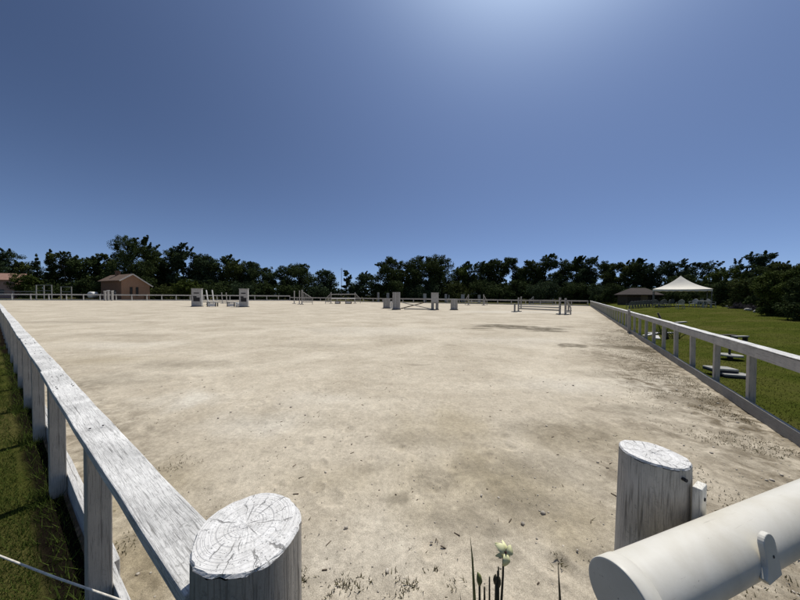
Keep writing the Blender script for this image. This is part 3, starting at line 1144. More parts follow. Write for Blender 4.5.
# ------------------------------------------------------------------ show jumps
def pillar(x0, x1, ytop, ybase, label, style='panel', group=None, depth=.38, name='jump_pillar'):
    b = ground((x0 + x1) / 2, ybase)
    sc = b.y / F
    w, h = (x1 - x0) * sc, (ybase - ytop) * sc
    face = math.atan2(-b.x, b.y) * .35
    t = thing(name, label, 'jump pillar', b, face, group)
    hb = .10 * h
    MB().box(-w / 2 - .06, w / 2 + .06, -depth / 2 - .08, depth / 2 + .08, .0, .07).build('foot', M['jdark'], t, bevel=.008)
    if style == 'panel':
        MB().box(-w / 2, w / 2, -depth / 2, depth / 2, .07, h).build('body', M['jpanel'], t, bevel=.012)
        pn = MB()
        pn.box(-w * .30, w * .34, -depth / 2 - .012, -depth / 2 - .002, h * .30, h * .52)
        pn.box(-w * .34, w * .02, -depth / 2 - .012, -depth / 2 - .002, h * .525, h * .60)
        pn.box(-w * .26, w * .26, -depth / 2 - .012, -depth / 2 - .002, h * .74, h * .80)
        pn.build('painted_panel', M['jdark'], t)
        MB().box(-w / 2 - .03, w / 2 + .03, -depth / 2 - .03, depth / 2 + .03, h + .002, h + .07).build('cap', M['jwhite'], t, bevel=.008)
    elif style == 'slats':
        nsl = max(3, int(w / .2))
        MB().box(-w / 2, w / 2, -depth / 2 + .03, depth / 2, .07, h).build('body', M['jgrey'], t, bevel=.01)
        for i in range(nsl):
            xa = -w / 2 + w * i / nsl
            MB().box(xa + .02, xa + w / nsl - .02, -depth / 2 - .0, -depth / 2 + .028, .075, h - .02 * (i % 2)).build('slat', M['jpanel'] if i % 2 else M['jwhite'], t)
    elif style == 'split':
        MB().box(-w / 2, w / 2, -depth / 2, depth / 2, .45 * h, h).build('body', M['jpanel'], t, bevel=.012)
        for s_ in (-1, 1):
            MB().box(s_ * w * .5 - (w * .38 if s_ > 0 else 0), s_ * w * .5 + (0 if s_ > 0 else w * .38), -depth / 2 + .02, depth / 2 - .02, .07, .45 * h - .002).build('leg', M['jgrey'], t)
        MB().box(-w / 2 - .03, w / 2 + .03, -depth / 2 - .03, depth / 2 + .03, h + .002, h + .05).build('cap', M['jwhite'], t)
    return t


def standard(px, ytop, ybase, label, wing=0, post_w=.13, group=None, mat='jwhite', lean=0.0):
    """upright with crossed feet; wing = width of a slatted triangular wing to the side (m, signed)"""
    b = ground(px, ybase)
    h = (ybase - ytop) * b.y / F
    t = thing('jump_standard', label, 'jump standard', b, 0, group)
    MB().bar((0, 0, .06), (lean, 0, h), post_w).build('post', M[mat], t, bevel=.008)
    MB().bar((-.32, 0, .035), (.32, 0, .035), .11, .07).bar((0, -.42, .034), (0, .42, .034), .11, .066).build('foot', M['jgrey'], t)
    m = MB()
    for k in range(5):
        z = h * (.35 + .12 * k)
        m.box(-.03, .03, -post_w / 2 - .07, -post_w / 2 - .002, z, z + .03)
    m.build('pole_cups', M['jdark'], t)
    if wing:
        s_ = 1 if wing > 0 else -1
        w = abs(wing)
        MB().bar((s_ * w, 0, .0), (s_ * w, 0, h * .42), .08).build('wing_post', M[mat], t)
        MB().bar((s_ * .07, 0, h * .88), (s_ * w, 0, h * .42), .07, .09).build('wing_rail', M[mat], t)
        MB().bar((s_ * .07, 0, h * .16), (s_ * w, 0, h * .16), .07, .09).build('wing_rail', M[mat], t)
        n = max(2, int(w / .22))
        for i in range(1, n):
            xx = s_ * w * i / n
            MB().bar((xx, 0, h * .16), (xx, 0, h * (.88 - .46 * i / n)), .05).build('wing_slat', M[mat], t)
    return t


def jump_pole(p, q, label, r=.055, mat='jpole', group='poles of the show jumps'):
    p, q = Vector(p), Vector(q)
    d = q - p
    m = MB()
    m.tube([(0, 0, 0), (d.length, 0, 0)], r, 10)
    o = m.build('jump_pole', M[mat], smooth=False)
    o.location = p
    o.rotation_mode = 'QUATERNION'
    o.rotation_quaternion = d.to_track_quat('X', 'Z')
    tag(o, label, 'jump pole', group)
    return o


def onpx(px, py, dist):
    return at_depth(px, py, dist)


def crate(x0, x1, ytop, ybase, label, mat='box', name='jump_box', depth=.5, style='tray'):
    b = ground((x0 + x1) / 2, ybase)
    sc = b.y / F
    w, h = (x1 - x0) * sc, (ybase - ytop) * sc
    t = thing(name, label, 'jump filler', b, 0, None)
    if style == 'tray':
        MB().box(-w / 2, w / 2, -depth / 2, depth / 2, .0, h).build('body', M[mat], t, bevel=.015)
        MB().box(-w / 2 + .10, w / 2 - .10, -depth / 2 - .012, -depth / 2 - .002, h * .25, h * .75).build('front_panel', M['jbright'] if mat != 'jbright' else M['jdark'], t)
        MB().box(-w / 2 - .03, w / 2 + .03, -depth / 2 - .03, depth / 2 + .03, h + .002, h + .05).build('lid', M['jgrey'], t)
    elif style == 'frame':
        m = MB()
        for s_ in (-1, 1):
            m.box(s_ * w / 2 - .05, s_ * w / 2 + .05, -depth / 2, -depth / 2 + .08, 0, h)
            m.box(s_ * w / 2 - .05, s_ * w / 2 + .05, depth / 2 - .08, depth / 2, 0, h)
        m.build('leg', M['jdark'], t)
        MB().box(-w / 2 - .06, w / 2 + .06, -depth / 2 - .02, depth / 2 + .02, h + .002, h + .10).build('top_board', M['jwhite'], t)
        MB().box(-w / 2 + .052, w / 2 - .052, -depth / 2 + .01, -depth / 2 + .05, .05, h - .06).build('front_board', M['jbright'], t)
    return t


def make_jumps():
    # --- left jump between two grey panel pillars
    pillar(192.7, 201.6, 289, 306.6, 'tall grey panel pillar, left one of the jump in front of the left woods')
    pillar(240, 248, 289.2, 307, 'tall grey panel pillar, right one of the jump in front of the left woods')
    d = ground(220, 305.5).y
    jump_pole(onpx(202, 301.8, d), onpx(240, 302, d), 'brownish plank pole spanning between the two tall panel pillars', .07)
    for i, (xb, yb, xt, yt, w) in enumerate([(208.5, 302, 206, 290, 'leftmost'), (214, 302, 212, 290, 'second')]):
        o = standard(xb, yt, 304.5, 'slim bright white upright leaning left, %s behind the left plank pole' % w, 0, .12, mat='jbright', lean=(xt - xb) * d / F)
    standard(222.5, 292.5, 303.5, 'short white upright near the middle of the left plank pole', 0, .10, lean=-.15)
    standard(227, 292.5, 303.5, 'short white upright right of the middle of the left plank pole', 0, .10, lean=-.15)
    crate(208.3, 216.7, 302.8, 306.6, 'low white box frame under the left end of the plank pole', style='frame', depth=.45)
    crate(228.3, 235.3, 302.8, 306.6, 'low white box frame under the right end of the plank pole', style='frame', depth=.45)
    # little white barrel
    b = ground(238, 306.8)
    t = thing('barrel', 'small white barrel beside the foot of the right panel pillar', 'barrel', b)
    m = MB()
    m.tube([(0, 0, 0), (0, 0, .12), (0, 0, .28), (0, 0, .42), (0, 0, .52)], [.22, .26, .28, .26, .22], 18)
    m.build('body', M['jbright'], t, smooth=True)
    for z in (.12, .40):
        MB().tube([(0, 0, z), (0, 0, z + .03)], .272, 18).build('hoop', M['jgrey'], t)

    # --- second jump: uprights and a wing
    standard(294.3, 290.8, 303.8, 'thin upright standing alone left of the winged standard before the middle trees', 0, .14)
    standard(299.4, 290.5, 304.2, 'slim upright just left of the slatted wing before the middle trees', 0, .13)
    standard(301.9, 289.8, 304.4, 'winged white standard with a slatted triangle in front of the middle trees', 1.7, .15)
    # --- third jump: two white poles
    standard(331, 292.3, 303.6, 'left winged standard of the two-pole white jump before the sparse trees', -1.0, .12)
    standard(355, 292.3, 303.4, 'right winged standard of the two-pole white jump before the sparse trees', 1.0, .12)
    d = ground(343, 303.5).y
    jump_pole(onpx(331, 294.4, d - .12), onpx(355.2, 294.2, d - .12), 'upper white pole of the two-pole jump before the sparse trees', .075, 'jwhite')
    jump_pole(onpx(331, 298.7, d - .12), onpx(355.2, 298.6, d - .12), 'lower white pole of the two-pole jump before the sparse trees', .085, 'jbright')
    crate(335.2, 340.3, 301.2, 303.8, 'low brown box under the left half of the two white poles')
    crate(345.4, 351.6, 301.2, 303.8, 'longer low brown box under the right half of the two white poles')

    # --- centre jump
    pillar(392.4, 400.2, 292.2, 309.6, 'tall grey slatted pillar at the left end of the crossed poles', 'slats')
    pillar(431.2, 438.3, 293.0, 309.9, 'tall split-legged grey pillar at the right end of the crossed poles', 'split')
    pillar(383.2, 390.0, 299.0, 308.3, 'short grey slatted block left of the tall slatted pillar', 'slats', depth=.5)
    crate(390.3, 392.2, 301.4, 308.4, 'small bright white cube between the short block and the tall slatted pillar', 'jbright', depth=.4)
    pillar(450.8, 457.3, 299.2, 309.9, 'short grey slatted block standing alone right of the split pillar', 'slats', depth=.5)
    d = ground(415, 309).y
    jump_pole(onpx(400.4, 308.7, d), onpx(424, 302.6, d + .5), 'rising pole of the crossed poles, low end at the slatted pillar', .06, 'box')
    jump_pole(onpx(401, 302.2, d + .3), onpx(431.0, 308.9, d + .1), 'falling pole of the crossed poles, low end at the split pillar', .05, 'jgrey')
    p = ground(404, 309.4)
    q = ground(431, 309.9)
    jump_pole(p + Vector((0, 0, .07)), q + Vector((0, 0, .07)), 'pole lying on the sand between the two tall centre pillars', .06, 'jgrey')
    # --- small far pillars behind the centre jump
    far = [(377.2, 379.3, 292.4, 301.7, 'narrow grey far pillar left of the short slatted block', 'slats'),
           (386.5, 389.2, 293.0, 301.3, 'narrow grey far pillar rising behind the short slatted block', 'slats'),
           (423.2, 426.3, 293.8, 302.2, 'narrow grey far pillar just left of the split pillar', 'split'),
           (444.6, 447.0, 294.0, 302.4, 'narrow grey far pillar between the split pillar and the lone block', 'slats'),
           (461.0, 464.4, 294.5, 302.6, 'narrow grey far pillar right of the lone slatted block', 'split'),
           (477.8, 480.4, 294.8, 303.0, 'narrow grey far pillar between the two wings right of centre', 'slats')]
    for a in far:
        pillar(*a, depth=.3)
    for (xa, xb, y, lab) in [(426.5, 444.5, 299.0, 'pale far plank between the split far pillar and its right neighbour'), (447.2, 461, 299.2, 'pale far plank behind the lone slatted block')]:
        d = ground((xa + xb) / 2, 302.4).y
        jump_pole(onpx(xa, y, d), onpx(xb, y + .2, d), lab, .12)
    standard(448.9, 294.8, 302.2, 'bright thin upright beside the far pillar behind the lone block', 0, .12, mat='jbright')
    # --- winged jump right of centre
    standard(468.4, 294.4, 305.0, 'left winged standard of the jump right of the lone block', -.55, .14)
    standard(483.6, 294.4, 305.3, 'right winged standard of the jump right of the lone block', .55, .14)
    d = ground(476, 305.2).y
    for (y, w) in ((299.6, 'upper'), (301.8, 'lower')):
        jump_pole(onpx(468.4, y, d - .13), onpx(483.6, y + .3, d - .13), w + ' grey pole of the winged jump right of the lone block', .065)
    # --- wide oxer near the right fence
    standard(514.6, 303.4, 312.0, 'short outer upright at the left end of the wide right-hand jump', 0, .13, mat='jgrey')
    standard(518.4, 297.6, 311.6, 'inner front upright at the left end of the wide right-hand jump', 0, .12)
    standard(521.0, 296.6, 309.0, 'tall rear upright at the left end of the wide right-hand jump', 0, .12)
    standard(559.8, 297.6, 314.4, 'tall front upright at the right end of the wide right-hand jump', 0, .13)
    standard(565.4, 298.2, 314.6, 'winged upright at the right end of the wide right-hand jump', .45, .13)
    standard(568.6, 302.6, 311.0, 'short rear upright behind the right end of the wide jump', 0, .10, mat='jgrey')
    d1, d2 = ground(519, 311.6).y - .12, ground(560, 314.4).y - .12
    jump_pole(onpx(518, 306.2, d1), onpx(560, 307.6, d2), 'upper front pole of the wide right-hand jump', .06)
    jump_pole(onpx(518, 308.4, d1), onpx(560, 310.4, d2), 'lower front pole of the wide right-hand jump', .06, 'jgrey')
    d3, d4 = ground(521, 309).y, ground(568.6, 311).y
    jump_pole(onpx(521, 304.6, d3 - .13), onpx(568.4, 305.2, d4 - .13), 'rear pole of the wide right-hand jump', .055, 'jgrey')
    # behind it
    standard(533.2, 296.4, 304.6, 'tall far upright behind the left half of the wide jump', -.8, .12)
    standard(529.6, 299.0, 304.4, 'short far upright left of the tall far upright behind the wide jump', 0, .12, mat='jgrey')
    d = ground(545, 304.3).y
    jump_pole(onpx(533.4, 302.4, d), onpx(553, 302.6, d), 'grey far pole behind the wide right-hand jump', .07, 'jgrey')
    standard(553, 298.5, 304.6, 'far upright behind the right half of the wide jump', 0, .12, mat='jgrey')


# ------------------------------------------------------------------ buildings
def make_house():
    A = at_depth(121.8, 300, 64.5)
    B = at_depth(149.8, 300, 69.0)
    D = at_depth(95, 300, 73.0)
    for p in (A, B, D):
        p.z = 0
    g = (B - A)
    gw = g.length
    gu = g.normalized()
    back = Vector((-gu.y, gu.x, 0))
    ln = 12.0
    t = thing('brick_house', 'low brick house with brown tiled roof and gable end beyond the far left fence', 'house', A, math.atan2(gu.y, gu.x))
    # local: x along gable, y to the back
    zl = 1.55 + (293.4 - 279.6) * 64.5 / F
    zr = 1.55 + (293.6 - 285.4) * 69.0 / F
    xa = gw * .36
    za = 1.55 + (293.5 - 274.6) * 66 / F
    m = MB()
    m.add([(0, 0, -.1), (gw, 0, -.1), (gw, 0, zr), (xa, 0, za), (0, 0, zl), (0, .3, -.1), (gw, .3, -.1), (gw, .3, zr), (xa, .3, za), (0, .3, zl)],
          [(0, 1, 2, 3, 4), (9, 8, 7, 6, 5), (1, 6, 7, 2), (2, 7, 8, 3), (3, 8, 9, 4), (4, 9, 5, 0)])
    m.build('gable_wall', M['brick'], t)
    w = MB()
    w.box(0, .3, .302, ln, -.1, zl - .02)
    w.box(gw - .3, gw, .302, ln, -.1, zr - .02)
    w.add([(.302, ln - .3, -.1), (gw - .302, ln - .3, -.1), (gw - .302, ln - .3, zr - .05), (xa, ln - .3, za - .05), (.302, ln - .3, zl - .05)], [(4, 3, 2, 1, 0)])
    w.build('side_wall', M['brickdark'], t)
    r = MB()
    th = .16

    def slope(x0, z0, x1, z1, y0, y1):
        r.add([(x0, y0, z0), (x1, y0, z1), (x1, y1, z1), (x0, y1, z0), (x0, y0, z0 + th), (x1, y0, z1 + th), (x1, y1, z1 + th), (x0, y1, z0 + th)],
              [(3, 2, 1, 0), (4, 5, 6, 7), (0, 1, 5, 4), (2, 3, 7, 6), (3, 0, 4, 7), (1, 2, 6, 5)])
    slo = (za - zl) / xa
    sro = (za - zr) / (gw - xa)
    slope(-.5, zl - .5 * slo + .02, xa, za + .02, -.3, ln + .3)
    slope(gw + .5, zr - .5 * sro + .02, xa + .004, za + .018, -.3, ln + .3)
    ro = r.build('roof', M['tile'], t)
    v = MB()
    v.bar((-.5, -.36, zl - .5 * slo + .05), (xa, -.36, za + .10), .06, .26)
    v.bar((xa, -.36, za + .10), (gw + .5, -.36, zr - .5 * sro + .05), .06, .26)
    v.build('verge_board', M['trim'], ro)
    c = MB()
    c.box(xa - .5, xa + .3, 7.2, 8.0, za - .5, za + .95)
    c.box(xa - .58, xa + .38, 7.12, 8.08, za + .952, za + 1.06)
    c.build('chimney', M['brickdark'], ro)
    for (u0, u1) in ((.27, .37), (.48, .58)):
        f = MB()
        x0, x1, z0, z1 = gw * u0, gw * u1, .9, 3.05
        for (a0, a1, b0, b1) in ((x0, x0 + .07, z0, z1), (x1 - .07, x1, z0, z1), (x0 + .072, x1 - .072, z0, z0 + .08), (x0 + .072, x1 - .072, z1 - .08, z1)):
            f.box(a0, a1, -.05, -.003, b0, b1)
        fo = f.build('window', M['hutbrown'], t)
        MB().box(x0 + .072, x1 - .072, -.025, -.004, z0 + .082, z1 - .082).build('pane', M['glassdark'], fo)
    MB().box(gw * .78, gw * .95, -.05, -.003, -.05, 1.1).build('low_hatch', M['brickdark'], t)
    for (y0, y1) in ((3, 4.2), (7, 8.2)):
        MB().box(-.04, -.003, y0, y1, 1.1, 2.3).build('window', M['glassdark'], t)

    # pink-roofed house at the frame edge
    A = at_depth(15.5, 300, 80)
    A.z = 0
    t = thing('pink_house', 'pinkish house with a low tiled roof at the left frame edge', 'house', A, math.radians(22))
    zr = 1.55 + (292.6 - 280) * 80 / F
    za = 1.55 + (292.6 - 273.2) * 80 / F
    w = MB()
    w.box(-16, -.2, .0, 7.6, -.1, zr)
    w.build('wall', M['plaster'], t)
    g = MB()
    for x in (-16, -.5):
        g.add([(x, 0, zr + .002), (x + .3, 0, zr + .002), (x + .3, 7.6, zr + .002), (x, 7.6, zr + .002), (x, 3.8, za - .05), (x + .3, 3.8, za - .05)],
              [(0, 4, 3), (1, 2, 5), (0, 1, 5, 4), (2, 3, 4, 5), (0, 3, 2, 1)])
    g.build('gable', M['plaster'], t)
    r = MB()
    r.bar((-8.1, -.5, zr - .1), (-8.1, 3.8, za), 16.6, .18)
    r.bar((-8.1, 8.1, zr - .1), (-8.1, 3.804, za), 16.6, .18)
    r.build('roof', M['tilepink'], t)
    MB().box(-3.4, -2.2, -.05, -.003, .9, 2.4).build('window', M['glassdark'], t)
    MB().box(-7.4, -6.0, -.05, -.003, .9, 2.4).build('window', M['glassdark'], t)
    MB().box(-5.2, -4.3, -.05, -.003, -.05, 2.2).build('door', M['hutbrown'], t)


def make_hut():
    b = at_depth(640, 305, 46)
    zb = .45
    t = thing('garden_hut', 'low dark timber hut with a brown roof behind the left side of the tent', 'hut', (b.x, b.y, zb), math.radians(-14))
    zt = lambda y: 1.55 + (297.4 - y) * 46 / F - zb
    MB().box(-2.3, 2.0, -1.2, 2, -.3, zt(294.6)).build('wall', M['hutbrown'], t)
    r = MB()
    e, p = zt(294.8), zt(288.0)
    r.add([(-2.6, -1.8, e), (2.3, -1.8, e), (2.3, 2.6, e), (-2.6, 2.6, e), (-1.2, .4, p), (.9, .4, p), (-2.6, -1.8, e - .12), (2.3, -1.8, e - .12), (2.3, 2.6, e - .12), (-2.6, 2.6, e - .12)],
          [(0, 1, 5, 4), (1, 2, 5), (2, 3, 4, 5), (3, 0, 4), (6, 7, 1, 0), (7, 8, 2, 1), (8, 9, 3, 2), (9, 6, 0, 3), (9, 8, 7, 6)])
    r.build('roof', M['tiledark'], t)
    MB().box(-.5, .4, -1.25, -1.203, -.3, 1.5).build('door', M['box'], t)
    MB().box(.9, 1.9, -1.25, -1.203, .5, 1.4).build('window', M['glassdark'], t)


def make_tent():
    Z = 32.0
    c = at_depth(680, 305, Z + 2)
    zb = .50
    w = (709.6 - 650.8) * Z / F
    ze = 1.55 + (298.0 - 289.3) * Z / F
    za = 1.55 + (298.0 - 276.2) * (Z + 2) / F
    zv = 1.55 + (298.0 - 291.6) * Z / F
    t = thing('party_tent', 'cream peaked canopy tent standing on the lawn in front of the trees', 'tent', (c.x, c.y, 0), math.radians(-43))
    a = 2.42
    n, rr = 14, 12
    vs, fs = [], []
    N = 4 * n
    for i in range(rr + 1):
        q = i / rr                      # 0 eave .. 1 apex
        s_ = max(.004, 1 - q)
        z = ze + (za - ze) * (.55 * q + .45 * q ** 2.6)
        for k in range(4):
            for j in range(n):
                u = -1 + 2 * j / n
                x, y = [(u, -1), (1, u), (-u, 1), (-1, -u)][k]
                sag = .10 * (1 - u * u) * math.sin(PI * min(1, q * 1.2)) * 1.2
                vs.append((x * a * s_, y * a * s_, z - sag - .05 * (1 - u * u) * (q < .01)))
    for i in range(rr):
        for k in range(N):
            k2 = (k + 1) % N
            fs.append((i * N + k, i * N + k2, (i + 1) * N + k2, (i + 1) * N + k))
    fs.append(tuple(rr * N + k for k in range(N)))
    m = MB()
    m.add(vs, fs)
    o = m.build('canopy', M['canvas'], t)
    so = o.modifiers.new('solid', 'SOLIDIFY')
    so.thickness = .02
    v = MB()
    for k in range(4):
        R4 = Matrix.Rotation(k * PI / 2, 4, 'Z')
        vs, fs = [], []
        for j in range(25):
            u = -1 + 2 * j / 24
            x = u * a
            zz = ze - .05 * (1 - u * u) - .01
            sc = .06 * abs(math.sin(u * PI * 4))
            for y in (-a - .025, -a - .005):
                vs += [R4 @ Vector((x, y, zz)), R4 @ Vector((x, y, zv - .02 + sc))]
        for j in range(24):
            b = 4 * j
            fs += [(b, b + 1, b + 5, b + 4), (b + 2, b + 6, b + 7, b + 3), (b, b + 4, b + 6, b + 2), (b + 1, b + 3, b + 7, b + 5)]
        v.add(vs, fs)
    v.build('valance', M['canvas'], t)
    for sx in (-1, 1):
        for sy in (-1, 1):
            MB().tube([(sx * (a - .06), sy * (a - .06), zb - .35), (sx * (a - .06), sy * (a - .06), ze - .03)], .045, 8).build('leg', M['steel'], t)
    MB().tube([(0, 0, ze - .15), (0, 0, za - .06)], .035, 8).build('king_pole', M['steel'], t)
    f = MB()
    for k in range(4):
        R4 = Matrix.Rotation(k * PI / 2, 4, 'Z')
        f.bar(R4 @ Vector((-a + .08, -a + .06, ze - .09)), R4 @ Vector((a - .08, -a + .06, ze - .09)), .04)
        f.bar(R4 @ Vector((-a + .08, -a + .08, ze - .09)), (0, 0, ze - .12), .03)
    f.build('frame', M['steel'], t)
    return c


def chair_proto(label, group, mat):
    t = thing('plastic_chair', label, 'chair', (0, 0, 0), 0, group)
    m = M[mat]
    s = MB()
    s.box(-.23, .23, -.23, .21, .42, .445)
    s.box(-.23, .23, -.245, -.232, .39, .44)
    s.build('seat', m, t, bevel=.01)
    b = MB()
    # curved back with a round top and slits
    n = 9
    for i in range(n):
        u = -1 + 2 * i / (n - 1)
        x = u * .21
        top = .90 - .16 * u * u
        b.bar((x, .205 + .0 - .03 * u * u, .452), (x * 1.06, .31 - .05 * u * u, top), .036, .016, up=(0, 1, 0))
    pts = []
    for i in range(13):
        u = -1 + 2 * i / 12
        pts.append((u * .235, .315 - .05 * u * u, .905 - .17 * u * u))
    b.tube(pts, .022, 6)
    b.build('backrest', m, t)
    for sx in (-1, 1):
        MB().bar((sx * .21, -.20, .418), (sx * .25, -.26, 0), .05, .035).build('leg', m, t)
        MB().bar((sx * .21, .18, .418), (sx * .24, .27, 0), .05, .035).build('leg', m, t)
        a = MB()
        a.bar((sx * .265, -.22, .63), (sx * .245, .26, .66), .05, .025)
        a.bar((sx * .245, -.2, .43), (sx * .265, -.21, .62), .045, .03)
        a.build('armrest', m, t)
    return t


def make_furniture(tc):
    lawn_z = lambda p: float(lawn_h(np.array([p.dot(NR) - DR]), np.array([p.dot(UR)]))[0])
    W = None
    G = None

    def place(px, py, depth, rz, label, group=None, grey=False):
        nonlocal W, G
        p = at_depth(px, py, depth)
        p.z = lawn_z(Vector((p.x, p.y, 0))) - .01
        if grey:
            c = chair_proto(label, group, 'plasticgrey') if G is None else copy_tree(G)
            G = G or c
        else:
            c = chair_proto(label, group, 'plastic') if W is None else copy_tree(W)
            W = W or c
        c.location = p
        c.rotation_euler = (0, 0, rz)
        c['label'] = label
        if group:
            c['group'] = group
        elif 'group' in c:
            del c['group']
        return c
    g = 'row of grey plastic chairs left of the tent'
    for i in range(9):
        place(630 + i * 2.75, 304, 33.5 + .12 * i, PI + .1 + random.uniform(-.15, .15), 'grey plastic chair in the even row left of the tent', g, True)
    g2 = 'grey chairs crowded at the left edge of the tent'
    for (x, d, r) in [(655.5, 32.6, 2.4), (659.5, 31.4, 3.4), (663, 32.4, 2.8), (666.5, 31.2, 3.7), (670.5, 33.0, 3.0)]:
        place(x, 304, d, r, 'grey plastic chair in the jumble under the left edge of the tent', g2, True)
    place(680.3, 304, 28.4, 2.7, 'white plastic armchair standing alone under the tent peak')
    place(693.5, 304, 29.8, -1.35, 'white plastic chair at the left side of the white table')
    place(711, 304, 29.8, 1.45, 'white plastic chair at the right side of the white table')
    place(699, 304, 31.6, 3.3, 'white plastic chair behind the left half of the white table')
    place(706, 304, 31.7, 2.9, 'white plastic chair behind the right half of the white table')
    p = at_depth(703, 304, 29.6)
    p.z = lawn_z(Vector((p.x, p.y, 0)))
    t = thing('plastic_table', 'white plastic table under the right side of the tent', 'table', p, .1)
    MB().box(-.5, .5, -.45, .45, .69, .725).build('tabletop', M['plastic'], t, bevel=.012)
    for sx in (-1, 1):
        for sy in (-1, 1):
            MB().bar((sx * .42, sy * .37, .688), (sx * .46, sy * .41, -.02), .06).build('leg', M['plastic'], t)

    # ---- bits lying on the lawn behind the right fence
    def lawnpt(px, py):
        p = ground(px, py, .1)
        for _ in range(6):
            z = lawn_z(Vector((p.x, p.y, 0)))
            p = ground(px, py, z)
        return p
    p = lawnpt(730, 359.5)
    t = thing('low_stand', 'small round pale board on a short dark peg on the lawn', 'stand', p, .2)
    m = MB()
    m.tube([(0, 0, .09), (0, 0, .125)], [.22, .215], 22)
    m.build('top_board', M['slab'], t, bevel=.004)
    MB().tube([(0, 0, -.05), (0, 0, .089)], .05, 10).build('stump', M['hutbrown'], t)
    MB().tube([(-.02, 0, .127), (-.02, 0, .26)], .022, 8).build('peg', M['jdark'], t)
    p = lawnpt(733, 377)
    for k, (dx, dy, z, rz, lab) in enumerate([(.02, 0, .0, -.35, 'lower dark-edged grey slab lying on the lawn behind the right fence'), (-.07, .16, .075, -.25, 'upper pale grey slab resting on the dark-edged slab')]):
        t = thing('stone_slab', lab, 'slab', p + Vector((dx, dy, z)), rz)
        MB().box(-.20, .20, -.13, .13, -.005 if k == 0 else .0, .03).build('underside', M['jdark'], t)
        MB().box(-.205, .205, -.135, .135, .032, .07).build('slab_top', M['slab'], t, bevel=.01)
    p = lawnpt(740, 342)
    t = thing('bleached_board', 'bleached board propped just above the right rail', 'board', p, .15)
    MB().box(-.26, .26, -.07, .07, .16, .20).build('board', M['slab'], t, bevel=.006)
    for s_ in (-1, 1):
        MB().box(s_ * .2 - .03, s_ * .2 + .03, -.05, .05, -.03, .158).build('leg', M['hutbrown'], t)
    p = lawnpt(727, 339.5)
    t = thing('dark_board', 'dark weathered board left of the bleached board', 'board', p, .1)
    MB().box(-.30, .30, -.08, .08, .14, .17).build('board', M['hutbrown'], t, bevel=.006)
    for s_ in (-1, 1):
        MB().box(s_ * .2 - .03, s_ * .2 + .03, -.05, .05, -.03, .138).build('leg', M['hutbrown'], t)
    # pile of white boards behind the fence
    for k, (px, py, l, rz, lab) in enumerate([(651, 335, 1.2, .5, 'longest white plank on the lawn behind the fence posts'), (660, 333.5, 1.0, -.2, 'white plank lying right of the longest one behind the fence'),
                                              (657, 338, .8, .9, 'short white plank lying nearest the fence foot'), (681, 323, .7, .2, 'pale plank end poking up above the right rail')]):
        p = lawnpt(px, py)
        o = MB().box(-l / 2, l / 2, -.07, .07, .0, .05).build('white_plank', M['plank'], bevel=.006)
        o.location = p + Vector((0, 0, .0 if k < 3 else .02))
        o.rotation_euler = (0, -.04, rz)
        tag(o, lab, 'plank')
    p = lawnpt(668, 339)
    o = MB().tube([(0, 0, -.02), (-.12, .05, .45), (-.30, .1, .95)], [.05, .045, .03], 8).build('leaning_log', M['bark'], smooth=True)
    o.location = p
    tag(o, 'dark branch leaning on the right fence above the white planks', 'branch')
    p = lawnpt(725, 307)
    o = rock(p, .22, 5)
    tag(o, 'pale stone on the lawn right of the tent', 'stone')
    for i, (px, py, r, lab) in enumerate([(748, 310.5, .20, 'large rounded grey stone edging the shrub border'), (757, 312.5, .17, 'grey stone behind the largest one in the shrub border'),
                                          (741, 308.5, .15, 'small grey stone left of the largest one in the shrub border')]):
        tag(rock(lawnpt(px, py), r, 20 + i), lab, 'stone')


def rock(p, r, seed):
    rg = np.random.default_rng(seed)
    n, m_ = 12, 7
    vs, fs = [], []
    for i in range(m_):
        ph = PI * i / (m_ - 1)
        for k in range(n):
            a = 2 * PI * k / n
            q = r * (1 + rg.normal(0, .07))
            vs.append((q * math.sin(ph) * math.cos(a) * 1.2, q * math.sin(ph) * math.sin(a), q * math.cos(ph) * .65 + r * .4))
    for i in range(m_ - 1):
        for k in range(n):
            k2 = (k + 1) % n
            fs.append((i * n + k, (i + 1) * n + k, (i + 1) * n + k2, i * n + k2))
    o = MB().add(vs, fs).build('garden_stone', M['stone'])
    o.location = p
    return o


